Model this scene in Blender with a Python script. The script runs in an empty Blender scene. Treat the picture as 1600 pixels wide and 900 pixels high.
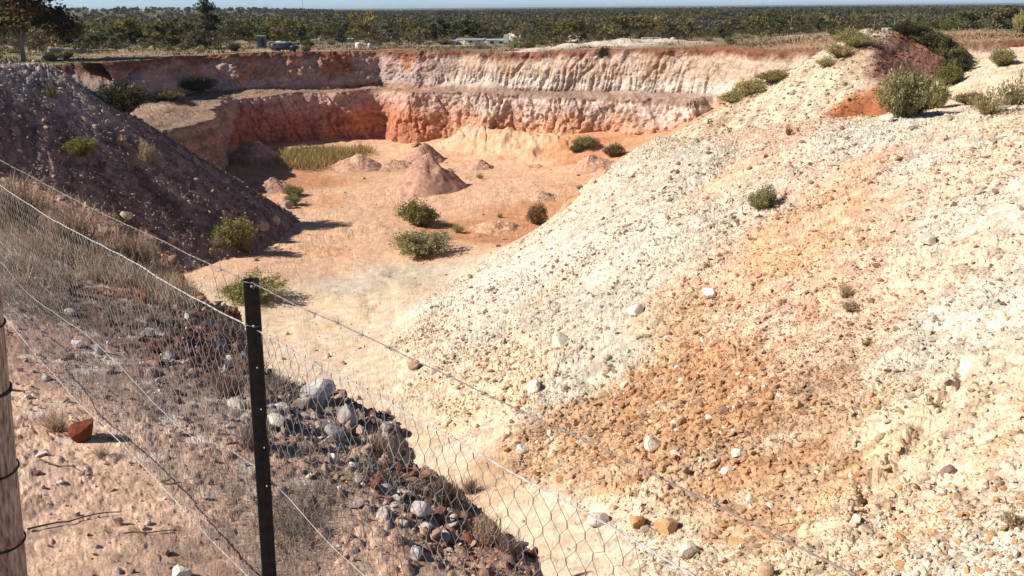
import bpy, math, random
import numpy as np
from math import radians, sin, cos, tan, pi, atan2, hypot
random.seed(7); RS = np.random.RandomState(11)
scn = bpy.context.scene; COL = scn.collection
f32 = np.float32

# ------------------------------------------------------------------ camera, sky, sun, exposure
F_PX = 1331.0; PITCH = radians(18.27); ROLL = radians(0.5)
cam_d = bpy.data.cameras.new('camera'); cam = bpy.data.objects.new('camera', cam_d); COL.objects.link(cam)
cam_d.sensor_width = 36.0; cam_d.lens = 36.0*F_PX/1600.0
cam_d.clip_start = 0.05; cam_d.clip_end = 40000
from mathutils import Matrix, Vector
CAM_R = Matrix.Rotation(pi/2-PITCH, 3, 'X') @ Matrix.Rotation(-ROLL, 3, 'Z')
cam.matrix_world = CAM_R.to_4x4()          # eye at the world origin, looking along +Y
scn.camera = cam
SUN_EL = radians(38); SUN_BACK = radians(9)
sv = Vector((-cos(SUN_EL)*cos(SUN_BACK), -cos(SUN_EL)*sin(SUN_BACK), sin(SUN_EL)))
w = bpy.data.worlds.new('World'); scn.world = w; w.use_nodes = True
nt = w.node_tree; bg = nt.nodes['Background']
sky = nt.nodes.new('ShaderNodeTexSky'); sky.sky_type = 'NISHITA'; sky.sun_disc = False
sky.sun_elevation = SUN_EL; sky.sun_rotation = atan2(sv.x, sv.y)
sky.air_density = 0.45; sky.dust_density = 0.0; sky.ozone_density = 3.0; sky.altitude = 500
nt.links.new(sky.outputs[0], bg.inputs[0]); bg.inputs[1].default_value = 0.075
sl = bpy.data.lights.new('sun', 'SUN'); sl.energy = 5.0; sl.angle = radians(0.53); sl.color = (1.0, 0.915, 0.80)
so = bpy.data.objects.new('sun', sl); COL.objects.link(so); so.location = (0, 0, 60)
so.rotation_euler = sv.to_track_quat('Z', 'Y').to_euler()
scn.view_settings.view_transform = 'Standard'; scn.view_settings.look = 'None'
scn.view_settings.gamma = 1.0; scn.view_settings.use_curve_mapping = False
scn.view_settings.exposure = 0.52
scn.cycles.max_bounces = 4; scn.cycles.diffuse_bounces = 2; scn.cycles.transparent_max_bounces = 4

# ------------------------------------------------------------------ numeric helpers
RM = np.array(CAM_R)
def ray(px, py):
    v = RM @ np.array([(px-800)/F_PX, (450-py)/F_PX, -1.0]); return v
def atY(px, py, Y): v = ray(px, py); return v*(Y/v[1])
def atZ(px, py, z): v = ray(px, py); return v*(z/v[2])
def proj(p):
    c = RM.T @ np.array(p); return 800+F_PX*c[0]/-c[2], 450-F_PX*c[1]/-c[2]

def h2(ix, iy, seed):
    a = (ix.astype(np.int64)*374761393 + iy.astype(np.int64)*668265263 + seed*1442695041) & 0xffffffff
    a = ((a ^ (a >> 13))*1274126177) & 0xffffffff
    a = a ^ (a >> 16)
    return a
def rnd(ix, iy, seed): return ((h2(ix, iy, seed) & 0xffff).astype(f32))/65535.0
def vn(x, y, seed=0):                       # value noise, -1..1
    xi = np.floor(x); yi = np.floor(y); fx = (x-xi).astype(f32); fy = (y-yi).astype(f32)
    xi = xi.astype(np.int64); yi = yi.astype(np.int64)
    fx = fx*fx*(3-2*fx); fy = fy*fy*(3-2*fy)
    a = rnd(xi, yi, seed); b = rnd(xi+1, yi, seed); c = rnd(xi, yi+1, seed); d = rnd(xi+1, yi+1, seed)
    return ((a*(1-fx)+b*fx)*(1-fy)+(c*(1-fx)+d*fx)*fy)*2-1
def fbm(x, y, seed=0, o=4, g=0.5):
    r = 0; a = 1.0; t = 0
    for i in range(o):
        cx, sx = cos(i*0.9), sin(i*0.9)
        r = r+a*vn((x*cx-y*sx)*2**i+i*17.3, (x*sx+y*cx)*2**i-i*9.1, seed+i); t += a; a *= g
    return r/t*1.35
def worley(x, y, seed=0, jit=0.9):          # F1 distance and a random value per cell
    xi = np.floor(x).astype(np.int64); yi = np.floor(y).astype(np.int64)
    best = np.full(x.shape, 9, f32); val = np.zeros(x.shape, f32)
    for dx in (-1, 0, 1):
        for dy in (-1, 0, 1):
            h = h2(xi+dx, yi+dy, seed)
            px = xi+dx+0.5+jit*(((h & 0x3ff)/1023.0)-0.5); py = yi+dy+0.5+jit*((((h >> 10) & 0x3ff)/1023.0)-0.5)
            d = ((x-px)**2+(y-py)**2).astype(f32); m = d < best
            best = np.where(m, d, best); val = np.where(m, ((h >> 20) & 0xfff)/4095.0, val).astype(f32)
    return np.sqrt(best), val
def pebbles(x, y, sc, seed, fill=1.0):      # rounded stones standing out of the ground, 0..1
    wx = x+0.25*sc*vn(x/sc*1.9, y/sc*1.9, seed+5); wy = y+0.25*sc*vn(x/sc*1.9+7, y/sc*1.9+3, seed+6)
    d, v = worley(wx/sc, wy/sc, seed)
    rad = 0.25+0.33*v
    return np.where(v < fill, np.clip(1.25*(1-(d/rad)**2), 0, 1)**0.75*(0.4+0.6*v), 0).astype(f32), v
def ss(a, b, x): t = np.clip((x-a)/(b-a), 0, 1); return t*t*(3-2*t)
def sdist(x, y, poly):                      # signed distance to a closed polygon, + inside
    x = x.astype(f32); y = y.astype(f32)
    best = np.full(x.shape, 1e9, f32); ins = np.zeros(x.shape, bool)
    n = len(poly)
    for i in range(n):
        ax, ay = poly[i]; bx, by = poly[(i+1) % n]
        ex, ey = bx-ax, by-ay; l2 = ex*ex+ey*ey
        t = np.clip(((x-ax)*ex+(y-ay)*ey)/l2, 0, 1)
        d = (x-ax-t*ex)**2+(y-ay-t*ey)**2
        best = np.minimum(best, d)
        if ey != 0: ins ^= ((ay > y) != (by > y)) & (x < ex*(y-ay)/ey+ax)
    d = np.sqrt(best); return np.where(ins, d, -d)
def tps(pts):
    P = np.array(pts, float); X = P[:, :2]; n = len(P)
    r2 = ((X[:, None]-X[None])**2).sum(-1); K = 0.5*r2*np.log(r2+1e-9)+np.eye(n)*2.0
    A = np.zeros((n+3, n+3)); A[:n, :n] = K; A[:n, n] = 1; A[:n, n+1:] = X; A[n, :n] = 1; A[n+1:, :n] = X.T
    s = np.linalg.solve(A, np.r_[P[:, 2], 0, 0, 0])
    def f(x, y):
        r = s[n]+s[n+1]*x+s[n+2]*y
        for i in range(n):
            q = (x-X[i, 0])**2+(y-X[i, 1])**2; r = r+s[i]*0.5*q*np.log(q+1e-9)
        return r
    return f
def gridded(f, x0, x1, y0, y1, st):
    gx = np.arange(x0, x1+st, st); gy = np.arange(y0, y1+st, st)
    XX, YY = np.meshgrid(gx, gy); G = f(XX, YY).astype(f32)
    def g(x, y):
        u = np.clip((x-x0)/st, 0, len(gx)-1.001); v = np.clip((y-y0)/st, 0, len(gy)-1.001)
        i = u.astype(int); j = v.astype(int); fu = (u-i).astype(f32); fv = (v-j).astype(f32)
        return (G[j, i]*(1-fu)+G[j, i+1]*fu)*(1-fv)+(G[j+1, i]*(1-fu)+G[j+1, i+1]*fu)*fv
    return g

# ------------------------------------------------------------------ the lie of the land
FP = []
for px, py, z in [(400,245,-18.6),(480,262,-19.3),(600,240,-20.2),(560,300,-19.8),(700,300,-19.8),(800,285,-19.5),
                  (900,262,-19),(950,255,-18.4),(500,350,-19.8),(650,400,-19.6),(780,380,-19.5),(400,400,-19.3),
                  (330,430,-19),(450,450,-19),(560,480,-19),(650,440,-19.1),(500,560,-18.5),(400,500,-18.8),(300,600,-18),
                  (590,560,-18.2),(600,620,-17.6),(720,700,-16.2),(820,775,-14.6),(920,850,-13.0),(1030,905,-11.8),
                  (1150,1000,-10),(500,700,-17.5),(700,850,-15),(850,1000,-12.2),
                  (700,445,-18.9),(740,246,-19.6),(840,248,-19.4)]:
    FP.append(tuple(atZ(px, py, z)))
for px, py, Y in [(1010,212,60),(870,340,57.5),(790,400,56),(940,272,58.5),(1100,200,58),(1200,205,53),(1350,203,44),(1460,215,38),(1600,232,31),
                  (1750,240,28),(1250,193,62),(1390,190,60),(1500,186,58),(1600,172,60),(1550,120,78),(1600,80,90),(1750,150,60),
                  (1180,152,102),(1100,185,100),(690,224,126),(820,224,118.5),(900,222,115),(1000,222,111)]:
    FP.append(tuple(atY(px, py, Y)))
T1 = atY(744, 193, 125.5); T2 = atY(795, 205, 121); T3 = atY(925, 214, 114.5)
for x, y, z in [(9,76,-18.6),(3,71,-19.5),(-4,68,-19.4),(18,78,-16.5),(20,92,-17),(6,7,-9.5),(14,6,-6.5),(24,12,-4.5),(60,20,-3),
                (60,60,-4.5),(80,95,-4.5),(-30,60,-19),(-20,30,-18),(-8,14,-16.5),(-40,100,-18.5),(10,150,-20),(-30,150,-19),(60,115,-8)]:
    FP.append((x, y, z))
Fg = gridded(tps(FP), -90, 120, -30, 160, 0.75)
NP = []
for px, py, z in [(170,880,-1.70),(50,560,-1.98),(300,560,-2.12),(560,640,-2.35),(880,890,-2.15),(650,710,-2.3),(420,560,-2.45),
                  (280,400,-2.75),(0,300,-2.1),(0,420,-2.0),(150,450,-2.2),(250,700,-1.95),(500,820,-2.05),(130,320,-2.5),(-200,300,-1.9)]:
    NP.append(tuple(atZ(px, py, z)))
NP += [(0,0,-1.65),(-2,-2,-1.6),(2,-2,-1.7),(-8,0,-1.6),(-14,6,-1.9),(-30,6,-2.5),(0,-20,-1.6),(-20,-20,-1.8),(15,-20,-1.8)]
def fence_z(px, py):
    e0 = ray(-480, 16); u = np.array([e0[0], e0[1]])/hypot(e0[0], e0[1]); p = atY(392, 436, 2.3)[:2]; n = np.array([-u[1], u[0]]); v = ray(px, py); return v*((p @ n)/(v[:2] @ n))
for q in [(60,560),(200,702),(320,832),(420,935),(600,1120)]:
    v = fence_z(*q); NP = [k for k in NP if hypot(k[0]-v[0], k[1]-v[1]) > 0.7]+[(v[0], v[1], v[2]-.06)]
Ng = gridded(tps(NP), -30, 16, -20, 18, 0.25)

def W(px, Y): v = atY(px, 100, Y); return (v[0], Y)
C1 = [W(120,80),W(230,88),W(300,96),W(342,101),W(350,112),W(352,123),W(470,131),W(590,136),W(628,129),W(700,128.5),W(745,125),W(800,124),W(870,119),
      W(940,118),W(1000,114.5),W(1090,109.5),W(1120,113),W(1160,112),(60,100),(80,70),(80,-40),(-70,-40),(-70,70)]
C2 = [W(-100,98),W(20,101),W(100,104),W(160,108),W(210,113),W(250,119),W(285,126),W(330,130.5),W(470,136),W(590,142),W(640,135.5),W(700,135),W(770,132),W(850,128.5),W(930,126),W(1000,123.5),
      W(1060,121),W(1122,118),W(1150,110),W(1200,104),W(1290,98),W(1350,96),(72,95),(100,100),(110,-60),(-90,-60),(-90,76)]
def Ez(px, py, z): v = atZ(px, py, z); return (v[0], v[1])
EDGE = [Ez(-150,240,-2.3),Ez(0,262,-2.35),Ez(110,302,-2.55),Ez(200,345,-2.7),Ez(262,385,-2.75),Ez(278,430,-2.7),Ez(310,475,-2.6),Ez(360,515,-2.55),Ez(420,566,-2.45),
        Ez(480,590,-2.4),Ez(560,625,-2.35),Ez(590,690,-2.3),Ez(660,705,-2.3),Ez(690,745,-2.25),Ez(770,795,-2.2),Ez(830,840,-2.18),Ez(900,905,-2.15),
        Ez(1000,1020,-2.1),(2.6,0.6),(4.5,-3),(14,-12),(30,-60),(-90,-60),(-90,4)]
HMP = atY(1085, 212, 60); HM2 = atY(1030, 212, 59); HDP = atY(1150, 205, 66)
LA = atY(62, 97, 74); LB = atY(-560, 96, 52)          # crest of the dark heap on the left
RA = atY(1352, 48, 90); RB = atY(1455, 52, 92); RC = atY(1388, 160, 74); HOL = (0, 0)         # crest of the far right heap
def ridge(x, y, A, B, k):
    ex, ey = B[0]-A[0], B[1]-A[1]; t = np.clip(((x-A[0])*ex+(y-A[1])*ey)/(ex*ex+ey*ey), 0, 1)
    d = np.hypot(x-A[0]-t*ex, y-A[1]-t*ey); return A[2]+t*(B[2]-A[2])-k*(np.sqrt(d*d+0.6)-0.7)
def plateau(x, y):
    r = np.hypot(x, y)
    tx = ss(-0.25, 0.45, x/np.maximum(y, 1))
    near = -6.5+1.0*ss(0, 30, x)+1.6*ss(25, 60, x)
    fl = np.interp(r, [150, 190, 400, 1000, 3000, 12000, 30000], [0, -0.4, -4.2, -7.0, -10, -28, -70])
    fr = np.interp(r, [150, 190, 400, 1000, 3000, 12000, 30000], [0, -3.0, -11., -16., -22, -33, -75])
    z = near+fl*(1-tx)+fr*tx
    z = z+13*np.exp(-((x+520)/330)**2-((y-1250)/380)**2)+0.25*fbm(x/9, y/9, 3, 2)
    z = z+ss(-2, 8, x)*(1-ss(22, 30, x))*0.75*np.exp(-((y-137)/5.5)**2)*(0.7+0.75*fbm(x/3.0, y/3.0, 5, 3))
    return z
def march(fn, px, py, r0=1.0, r1=400.0):
    v = ray(px, py); t = np.geomspace(r0, r1, 6000)/hypot(v[0], v[1]); X = v[0]*t; Y = v[1]*t; Z = v[2]*t
    h = fn(X, Y); k = np.argmax(Z <= h)
    if not (Z <= h).any(): k = -1
    return X[k], Y[k], float(h[k])
g1 = [march(Fg, *q, r0=8)[:2] for q in [(1500,575),(1478,625),(1440,672),(1412,712),(1370,765),(1340,800)]]
TRK = [march(Fg, *q, r0=8)[:2] for q in [(560,560),(600,500),(590,450),(540,410),(520,370),(560,330),(640,316),(740,318),(800,300),(850,285)]]
g2 = [march(Fg, *q, r0=8)[:2] for q in [(1500,480),(1420,560),(1340,640)]]
def pline(x, y, pl):
    b = np.full(x.shape, 1e9, f32)
    for (ax, ay), (bx, by) in zip(pl[:-1], pl[1:]):
        ex, ey = bx-ax, by-ay; t = np.clip(((x-ax)*ex+(y-ay)*ey)/(ex*ex+ey*ey), 0, 1)
        b = np.minimum(b, (x-ax-t*ex)**2+(y-ay-t*ey)**2)
    return np.sqrt(b)
def _cone(X, Y): return np.maximum(Fg(X, Y), np.maximum(ridge(X, Y, RA, RB, 0.66), ridge(X, Y, RA, RC, 0.62)))
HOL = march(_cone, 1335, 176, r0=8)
HB = [march(Fg, *q, r0=8)[:2] for q in [(690,440),(620,520),(600,575),(680,660),(800,745),(920,815),(1080,905)]]
HEAP = HB + [(6,6),(30,0),(100,0),(110,120),(40,112),(22,96),(14,70),(6,66)]

def height(x, y, fine=True, cheap=False):
    """ground height and zone: 0 pit floor 1 heap 2 dark heap 3 near bank 4 quarry wall 5 plateau 6 far right heap"""
    x = np.asarray(x, float); y = np.asarray(y, float); sh = x.shape; x = x.ravel(); y = y.ravel()
    H = np.full(x.shape, -60.0, f32); Z = np.zeros(x.shape, np.int8); HPM = np.zeros(x.shape, f32)
    r = np.hypot(x, y)
    # floor and pale heap
    m = (r < 190) & (y > -40)
    if m.any():
        a, b = x[m], y[m]; h = Fg(a, b); tt = b > 95; at_, bt_ = a[tt], b[tt]; h[tt] = np.maximum(h[tt], np.maximum(ridge(at_, bt_, T1, T2, 0.62), ridge(at_, bt_, T3, T2, 0.55)-0.3)+0.55*fbm(at_/2.2, bt_/2.2, 27, 4, .6)-0.4*np.clip(0.2-np.abs(fbm(at_/2.0, bt_/6, 28, 2)), 0, 1)*3); h = h-1.15*np.exp(-((a-HMP[0])/4.6)**2-((b-HMP[1])/5.0)**2)+0.35*np.exp(-((a-HM2[0])/1.6)**2-((b-HM2[1])/2.0)**2)-0.9*np.exp(-((a-HDP[0])/5.0)**2-((b-HDP[1])/5.0)**2)
        sd = sdist(a, b, HEAP); hp = ss(-1.5, 2.5, sd+1.2*vn(a/3, b/3, 8))
        h = h+hp*(0.30*fbm(a/5, b/5, 21, 3))+(1-hp)*(0.28*fbm(a/7, b/7, 22, 4)+0.18*np.clip(fbm(a/2.6, b/2.6, 24, 3)-.1, 0, 1))
        q = a*0.6-b*0.8; al = a*0.8+b*0.6                      # across and along the fall line
        h = h+hp*0.16*fbm(q/1.6, al/9, 23, 3)-hp*0.22*np.clip(vn(q/2.3, al/14, 29)-0.35, 0, 1)
        if fine:
            near = np.clip(1.35-r[m]/60, 0.25, 1)
            p1, _ = pebbles(a, b, 0.34, 31, 0.9); p2, _ = pebbles(a, b, 0.15, 32, 0.9); p3, _ = pebbles(a, b, 0.75, 33, 0.25)
            dens = np.clip(0.55+0.75*fbm(a/4, b/4, 34, 2), 0.1, 1)
            p4, _ = pebbles(a, b, 0.22, 38, 0.7)
            h = h+hp*(0.10*p1*dens+0.065*p2+0.08*p4*dens+0.12*p3*dens*near+0.06*fbm(a/0.8, b/0.8, 37, 3))
            h = h+(1-hp)*(0.05*p1*np.clip(fbm(a/6, b/6, 35, 2)*1.6, 0, 1)+0.02*p2+0.05*fbm(a/0.9, b/0.9, 36, 3)); tk = np.abs(pline(a, b, TRK)-0.8); h = h-(1-hp)*0.022*np.exp(-(tk/0.2)**2)
            d = pline(a+0.25*vn(a*1.3, b*1.3, 2)+.08*vn(a*5, b*5, 3), b+0.25*vn(a*1.3, b*1.3, 4)+.08*vn(a*5, b*5, 5), g1); h = h-(0.22+0.05*vn(a*1.5, b*1.5, 6))*np.exp(-(d/0.24)**2)+0.10*np.exp(-((d-0.45)/0.22)**2)
            d = pline(a+0.3*vn(a*1.3, b*1.3, 2), b+0.3*vn(a*1.3, b*1.3, 4), g2); h = h-0.16*np.exp(-(d/0.3)**2)
        H[m] = h; HPM[m] = hp; Z[m] = (hp > 0.5).astype(np.int8)
    # dark heap on the left and the far right heap
    m = (r > 15) & (r < 190) & (x < 0)
    if m.any():
        a, b = x[m], y[m]
        ang = np.arctan2(b-LA[1], a-LA[0])
        h = ridge(a, b, LA, LB, 0.82)+0.35*fbm(a/6, b/6, 41, 3)+0.16*fbm(ang*9, np.hypot(a-LA[0], b-LA[1])/12, 42, 3)
        if fine:
            p1, _ = pebbles(a, b, 0.5, 43, 0.8); p2, _ = pebbles(a, b, 0.2, 44, 0.9); h = h+0.13*p1+0.06*p2
        k = h > H[m]; hm = H[m]; zm = Z[m]; hm[k] = h[k]; zm[k] = 2; H[m] = hm; Z[m] = zm
    m = (x > 8) & (r > 50) & (r < 190)
    if m.any():
        a, b = x[m], y[m]
        h = np.maximum(ridge(a, b, RA, RB, 0.66), ridge(a, b, RA, RC, 0.62))+0.35*fbm(a/5, b/5, 51, 3)+0.25*fbm((a-b)/2, (a+b)/14, 52, 2)
        h = h-2.4*ss(1.15, 0.80, np.hypot((a-HOL[0])/3.6+0.2*vn(a, b, 57), (b-HOL[1]+1.0)/2.4))
        if fine:
            p1, _ = pebbles(a, b, 0.5, 53, 0.8); p2, _ = pebbles(a, b, 0.25, 54, 0.9); h = h+0.11*p1+0.05*p2
        k = h > H[m]; hm = H[m]; zm = Z[m]; hm[k] = h[k]; zm[k] = 6; H[m] = hm; Z[m] = zm
    # quarry faces, bench and plateau
    m = (r > 40)
    if m.any():
        a, b = x[m], y[m]; P = plateau(a, b)
        d1 = -sdist(a, b, C1); d2 = -sdist(a, b, C2)
        n1 = fbm(a/5.5, b/5.5, 61, 3); 
        d1 = d1-1.3+0.3*n1
        gen = ss(-0.36, -0.44, a/np.maximum(b, 1)); rd = np.abs(vn(a/2.6+0.4*n1, b/2.6, 63)); d2 = d2-1.3*(1-gen)+gen*(0.9*fbm(a/7, b/7, 64, 2)+0.55*rd)
        if fine:
            e = 0.22*(1-np.abs(vn(a/0.75, b/0.75, 65)))*ss(-12, -4, a)
            d2 = d2+0.9*e*gen
        foot = Fg(a, b)-0.6
        bz = -12.25+0.9*ss(0, 25, a)+0.55*ss(-14, -4, a)*(1-ss(0, 9, a))+0.35*n1
        if fine:
            d2 = d2+gen*0.3*fbm(a/1.0, b/1.0, 624, 4, .6)
        bz = bz + 0.6*ss(0, 5, d1-2)*(1-ss(-16, -10, a)) + ss(-14,-9,a)*(1-ss(-4,4,a))*0.9*ss(1.5,5,d1)
        low = np.minimum(foot+np.clip(d1, 0, None)*4.2, bz); low = np.where(d1 < 0, -90, low)
        st = 2.9-2.3*ss(-0.37, -0.45, a/np.maximum(b, 1))
        if fine: lc = 0.35*np.abs(vn(a/1.1, b/1.1, 68))
        else: lc = 0
        up = np.minimum(bz+np.clip(d2, 0, None)*st, P); up = np.where(d2 < 0, -90, up)
        top = (bz+d2*st > P) & (d2 > 0)
        h = np.maximum(low, up)
        if fine: h = h+np.where(top, 0.10*fbm(a/0.8, b/0.8, 69, 3)*(r[m] < 400), 0.10*fbm(a/0.5, b/0.5, 70, 2))
        hm = H[m]; zm = Z[m]; k = h > hm; hm[k] = h[k]; zm[k] = np.where(top, 5, 4)[k]; H[m] = hm; Z[m] = zm
    # the near bank
    m = (r < 75) & (x < 32)
    if m.any():
        a, b = x[m], y[m]; e = sdist(a, b, EDGE)
        e = e+0.22*fbm(a/0.8, b/0.8, 71, 3)+0.12*np.minimum(r[m], 10)/5*vn(a/0.25, b/0.25, 74)
        h = Ng(a, b)+0.05*fbm(a/0.9, b/0.9, 72, 3)-0.10*ss(0.5, 0, e)
        if fine:
            gd = np.clip(ss(2.4, 3.5, b-0.2*a)+0.45*fbm(a*1.3, b*1.3, 77, 3), 0.05, 1); p5, _ = pebbles(a, b, 0.019, 79, 0.6); h = h+0.0035*p5
            p1, _ = pebbles(a, b, 0.085, 73, 0.75); p2, _ = pebbles(a, b, 0.034, 75, 0.85); p3, _ = pebbles(a, b, 0.2, 76, 0.45)
            ed = ss(1.3, 0.1, e)
            h = h+gd*0.012*p1+np.maximum(gd, .5)*0.005*p2+0.03*p3*gd*ss(3.2, 4.2, b+0.3*a)+ed*(0.04*p3+0.025*p1)+0.005*fbm(a/0.35, b/0.35, 78, 5, .65)
        h = np.where(e < 0, h+e*3.2, h)
        hm = H[m]; zm = Z[m]; k = h > hm; hm[k] = h[k]; zm[k] = 3; H[m] = hm; Z[m] = zm
    return H.reshape(sh), Z.reshape(sh), HPM.reshape(sh)
def gz(x, y): return float(height(np.array([x]), np.array([y]))[0][0])
def hit(px, py, r0=1.0, r1=900.0):
    v = ray(px, py); t = np.geomspace(r0, r1, 3500)/hypot(v[0], v[1]); X = v[0]*t; Y = v[1]*t; Zr = v[2]*t
    h = height(X, Y, fine=False)[0]; ok = Zr <= h; k = int(np.argmax(ok)) if ok.any() else len(t)-1
    if 0 < k < len(t)-1:
        a, b = t[k-1], t[k]
        for _ in range(12):
            c = (a+b)/2
            if v[2]*c <= gz(v[0]*c, v[1]*c): b = c
            else: a = c
        return float(v[0]*b), float(v[1]*b), float(v[2]*b)
    return float(X[k]), float(Y[k]), gz(X[k], Y[k])

# ------------------------------------------------------------------ materials
def newmat(name):
    m = bpy.data.materials.new(name); m.use_nodes = True; t = m.node_tree
    return m, t, t.nodes['Principled BSDF']
def nd(t, kind, **kw):
    n = t.nodes.new('ShaderNode'+kind)
    for k, v in kw.items(): setattr(n, k, v)
    return n
def earth_mat(name, fine=26.0, bumpd=0.03):
    m, t, p = newmat(name); L = t.links.new
    at = nd(t, 'Attribute'); at.attribute_name = 'Col'
    geo = nd(t, 'NewGeometry')
    n1 = nd(t, 'TexNoise'); n1.inputs['Scale'].default_value = fine; n1.inputs['Detail'].default_value = 8; n1.inputs['Roughness'].default_value = 0.7
    n2 = nd(t, 'TexNoise'); n2.inputs['Scale'].default_value = 1.7; n2.inputs['Detail'].default_value = 6; n2.inputs['Roughness'].default_value = 0.65
    for n in (n1, n2): L(geo.outputs['Position'], n.inputs['Vector'])
    r1 = nd(t, 'MapRange'); r1.inputs[1].default_value = 0.3; r1.inputs[2].default_value = 0.7; r1.inputs[3].default_value = 0.72; r1.inputs[4].default_value = 1.26
    r2 = nd(t, 'MapRange'); r2.inputs[1].default_value = 0.32; r2.inputs[2].default_value = 0.68; r2.inputs[3].default_value = 0.82; r2.inputs[4].default_value = 1.16
    L(n1.outputs['Fac'], r1.inputs[0]); L(n2.outputs['Fac'], r2.inputs[0])
    mu = nd(t, 'Math', operation='MULTIPLY'); L(r1.outputs[0], mu.inputs[0]); L(r2.outputs[0], mu.inputs[1])
    vm = nd(t, 'VectorMath', operation='SCALE'); L(at.outputs['Color'], vm.inputs[0]); L(mu.outputs[0], vm.inputs['Scale'])
    L(vm.outputs[0], p.inputs['Base Color']); p.inputs['Roughness'].default_value = 0.95
    p.inputs['Specular IOR Level'].default_value = 0.12
    bu = nd(t, 'Bump'); bu.inputs['Strength'].default_value = 0.7; bu.inputs['Distance'].default_value = bumpd
    L(n1.outputs['Fac'], bu.inputs['Height']); L(bu.outputs[0], p.inputs['Normal'])
    return m
M_EARTH = earth_mat('earth')
M_WALL = earth_mat('wall_earth', 3.2, 0.30)
M_NEAR = earth_mat('near_earth', 90.0, 0.010)
M_STONE = earth_mat('stone', 22.0, 0.02)
def leaf_mat(name, trans=0.35):
    m, t, p = newmat(name); L = t.links.new
    at = nd(t, 'Attribute'); at.attribute_name = 'Col'; oi = nd(t, 'ObjectInfo')
    hs = nd(t, 'HueSaturation')
    a = nd(t, 'MapRange'); a.inputs[3].default_value = 0.485; a.inputs[4].default_value = 0.515; L(oi.outputs['Random'], a.inputs[0]); L(a.outputs[0], hs.inputs['Hue'])
    b = nd(t, 'MapRange'); b.inputs[3].default_value = 1.25; b.inputs[4].default_value = 0.75; L(oi.outputs['Random'], b.inputs[0]); L(b.outputs[0], hs.inputs['Value'])
    L(at.outputs['Color'], hs.inputs['Color']); L(hs.outputs[0], p.inputs['Base Color'])
    p.inputs['Roughness'].default_value = 0.7; p.inputs['Specular IOR Level'].default_value = 0.15
    tr = nd(t, 'BsdfTranslucent'); L(hs.outputs[0], tr.inputs[0]); mx = nd(t, 'MixShader'); mx.inputs[0].default_value = trans
    L(p.outputs[0], mx.inputs[1]); L(tr.outputs[0], mx.inputs[2]); L(mx.outputs[0], t.nodes['Material Output'].inputs[0])
    return m
M_LEAF = leaf_mat('leaf'); M_DRY = leaf_mat('dry_stalk', 0.25)
def plain(name, c, rough=0.7, metal=0.0, nscale=8.0, var=0.25, bump=0.0, stretch=None):
    m, t, p = newmat(name); L = t.links.new
    tc = nd(t, 'TexCoord'); mp = nd(t, 'Mapping'); L(tc.outputs['Object'], mp.inputs[0])
    if stretch: mp.inputs['Scale'].default_value = stretch
    n = nd(t, 'TexNoise'); n.inputs['Scale'].default_value = nscale; n.inputs['Detail'].default_value = 6; L(mp.outputs[0], n.inputs['Vector'])
    r = nd(t, 'MapRange'); r.inputs[1].default_value = 0.3; r.inputs[2].default_value = 0.7; r.inputs[3].default_value = 1-var; r.inputs[4].default_value = 1+var
    L(n.outputs['Fac'], r.inputs[0]); vm = nd(t, 'VectorMath', operation='SCALE'); vm.inputs[0].default_value = c; L(r.outputs[0], vm.inputs['Scale'])
    L(vm.outputs[0], p.inputs['Base Color']); p.inputs['Roughness'].default_value = rough; p.inputs['Metallic'].default_value = metal
    if bump:
        bu = nd(t, 'Bump'); bu.inputs['Distance'].default_value = bump; bu.inputs['Strength'].default_value = 0.8; L(n.outputs['Fac'], bu.inputs['Height']); L(bu.outputs[0], p.inputs['Normal'])
    return m
M_PICKET = plain('black_paint', (0.016, 0.013, 0.012), 0.65, 0, 45, 0.75, 0.0012)
M_WIRE = plain('galvanised_wire', (0.25, 0.24, 0.235), 0.6, 0.2, 90, 0.3)
M_BRIGHT = plain('bright_wire', (0.44, 0.43, 0.41), 0.55, 0.1, 90, 0.3)
M_OLDWIRE = plain('old_wire', (0.24, 0.21, 0.19), 0.7, 0.2, 90, 0.35)
M_DARKWIRE = plain('dark_wire', (0.03, 0.028, 0.026), 0.6, 0.3, 90, 0.3)
M_WOOD = plain('weathered_wood', (0.36, 0.27, 0.21), 0.9, 0, 11, 0.75, 0.006, (14, 14, 0.55))
M_BARK = plain('bark', (0.13, 0.095, 0.07), 0.9, 0, 3, 0.4)
M_PALEBARK = plain('pale_bark', (0.34, 0.29, 0.23), 0.9, 0, 3, 0.3)
M_WHITE = plain('white_paint', (0.72, 0.72, 0.70), 0.5, 0, 2, 0.12)
M_ROOF = plain('sheet_roof', (0.55, 0.56, 0.56), 0.45, 0.2, 2, 0.15)
M_TARP = plain('blue_tarp', (0.018, 0.025, 0.06), 0.55, 0, 2, 0.4)
M_TEAL = plain('teal_paint', (0.13, 0.20, 0.21), 0.6, 0, 2, 0.25)
M_BRICK = plain('pink_render', (0.42, 0.30, 0.23), 0.8, 0, 3, 0.2)
M_GLASS = plain('dark_glass', (0.03, 0.035, 0.04), 0.15, 0, 2, 0.2)
M_RUBBER = plain('rubber', (0.02, 0.02, 0.02), 0.8, 0, 2, 0.2)
M_STEEL = plain('grey_steel', (0.35, 0.36, 0.37), 0.5, 0.4, 3, 0.2)

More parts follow.
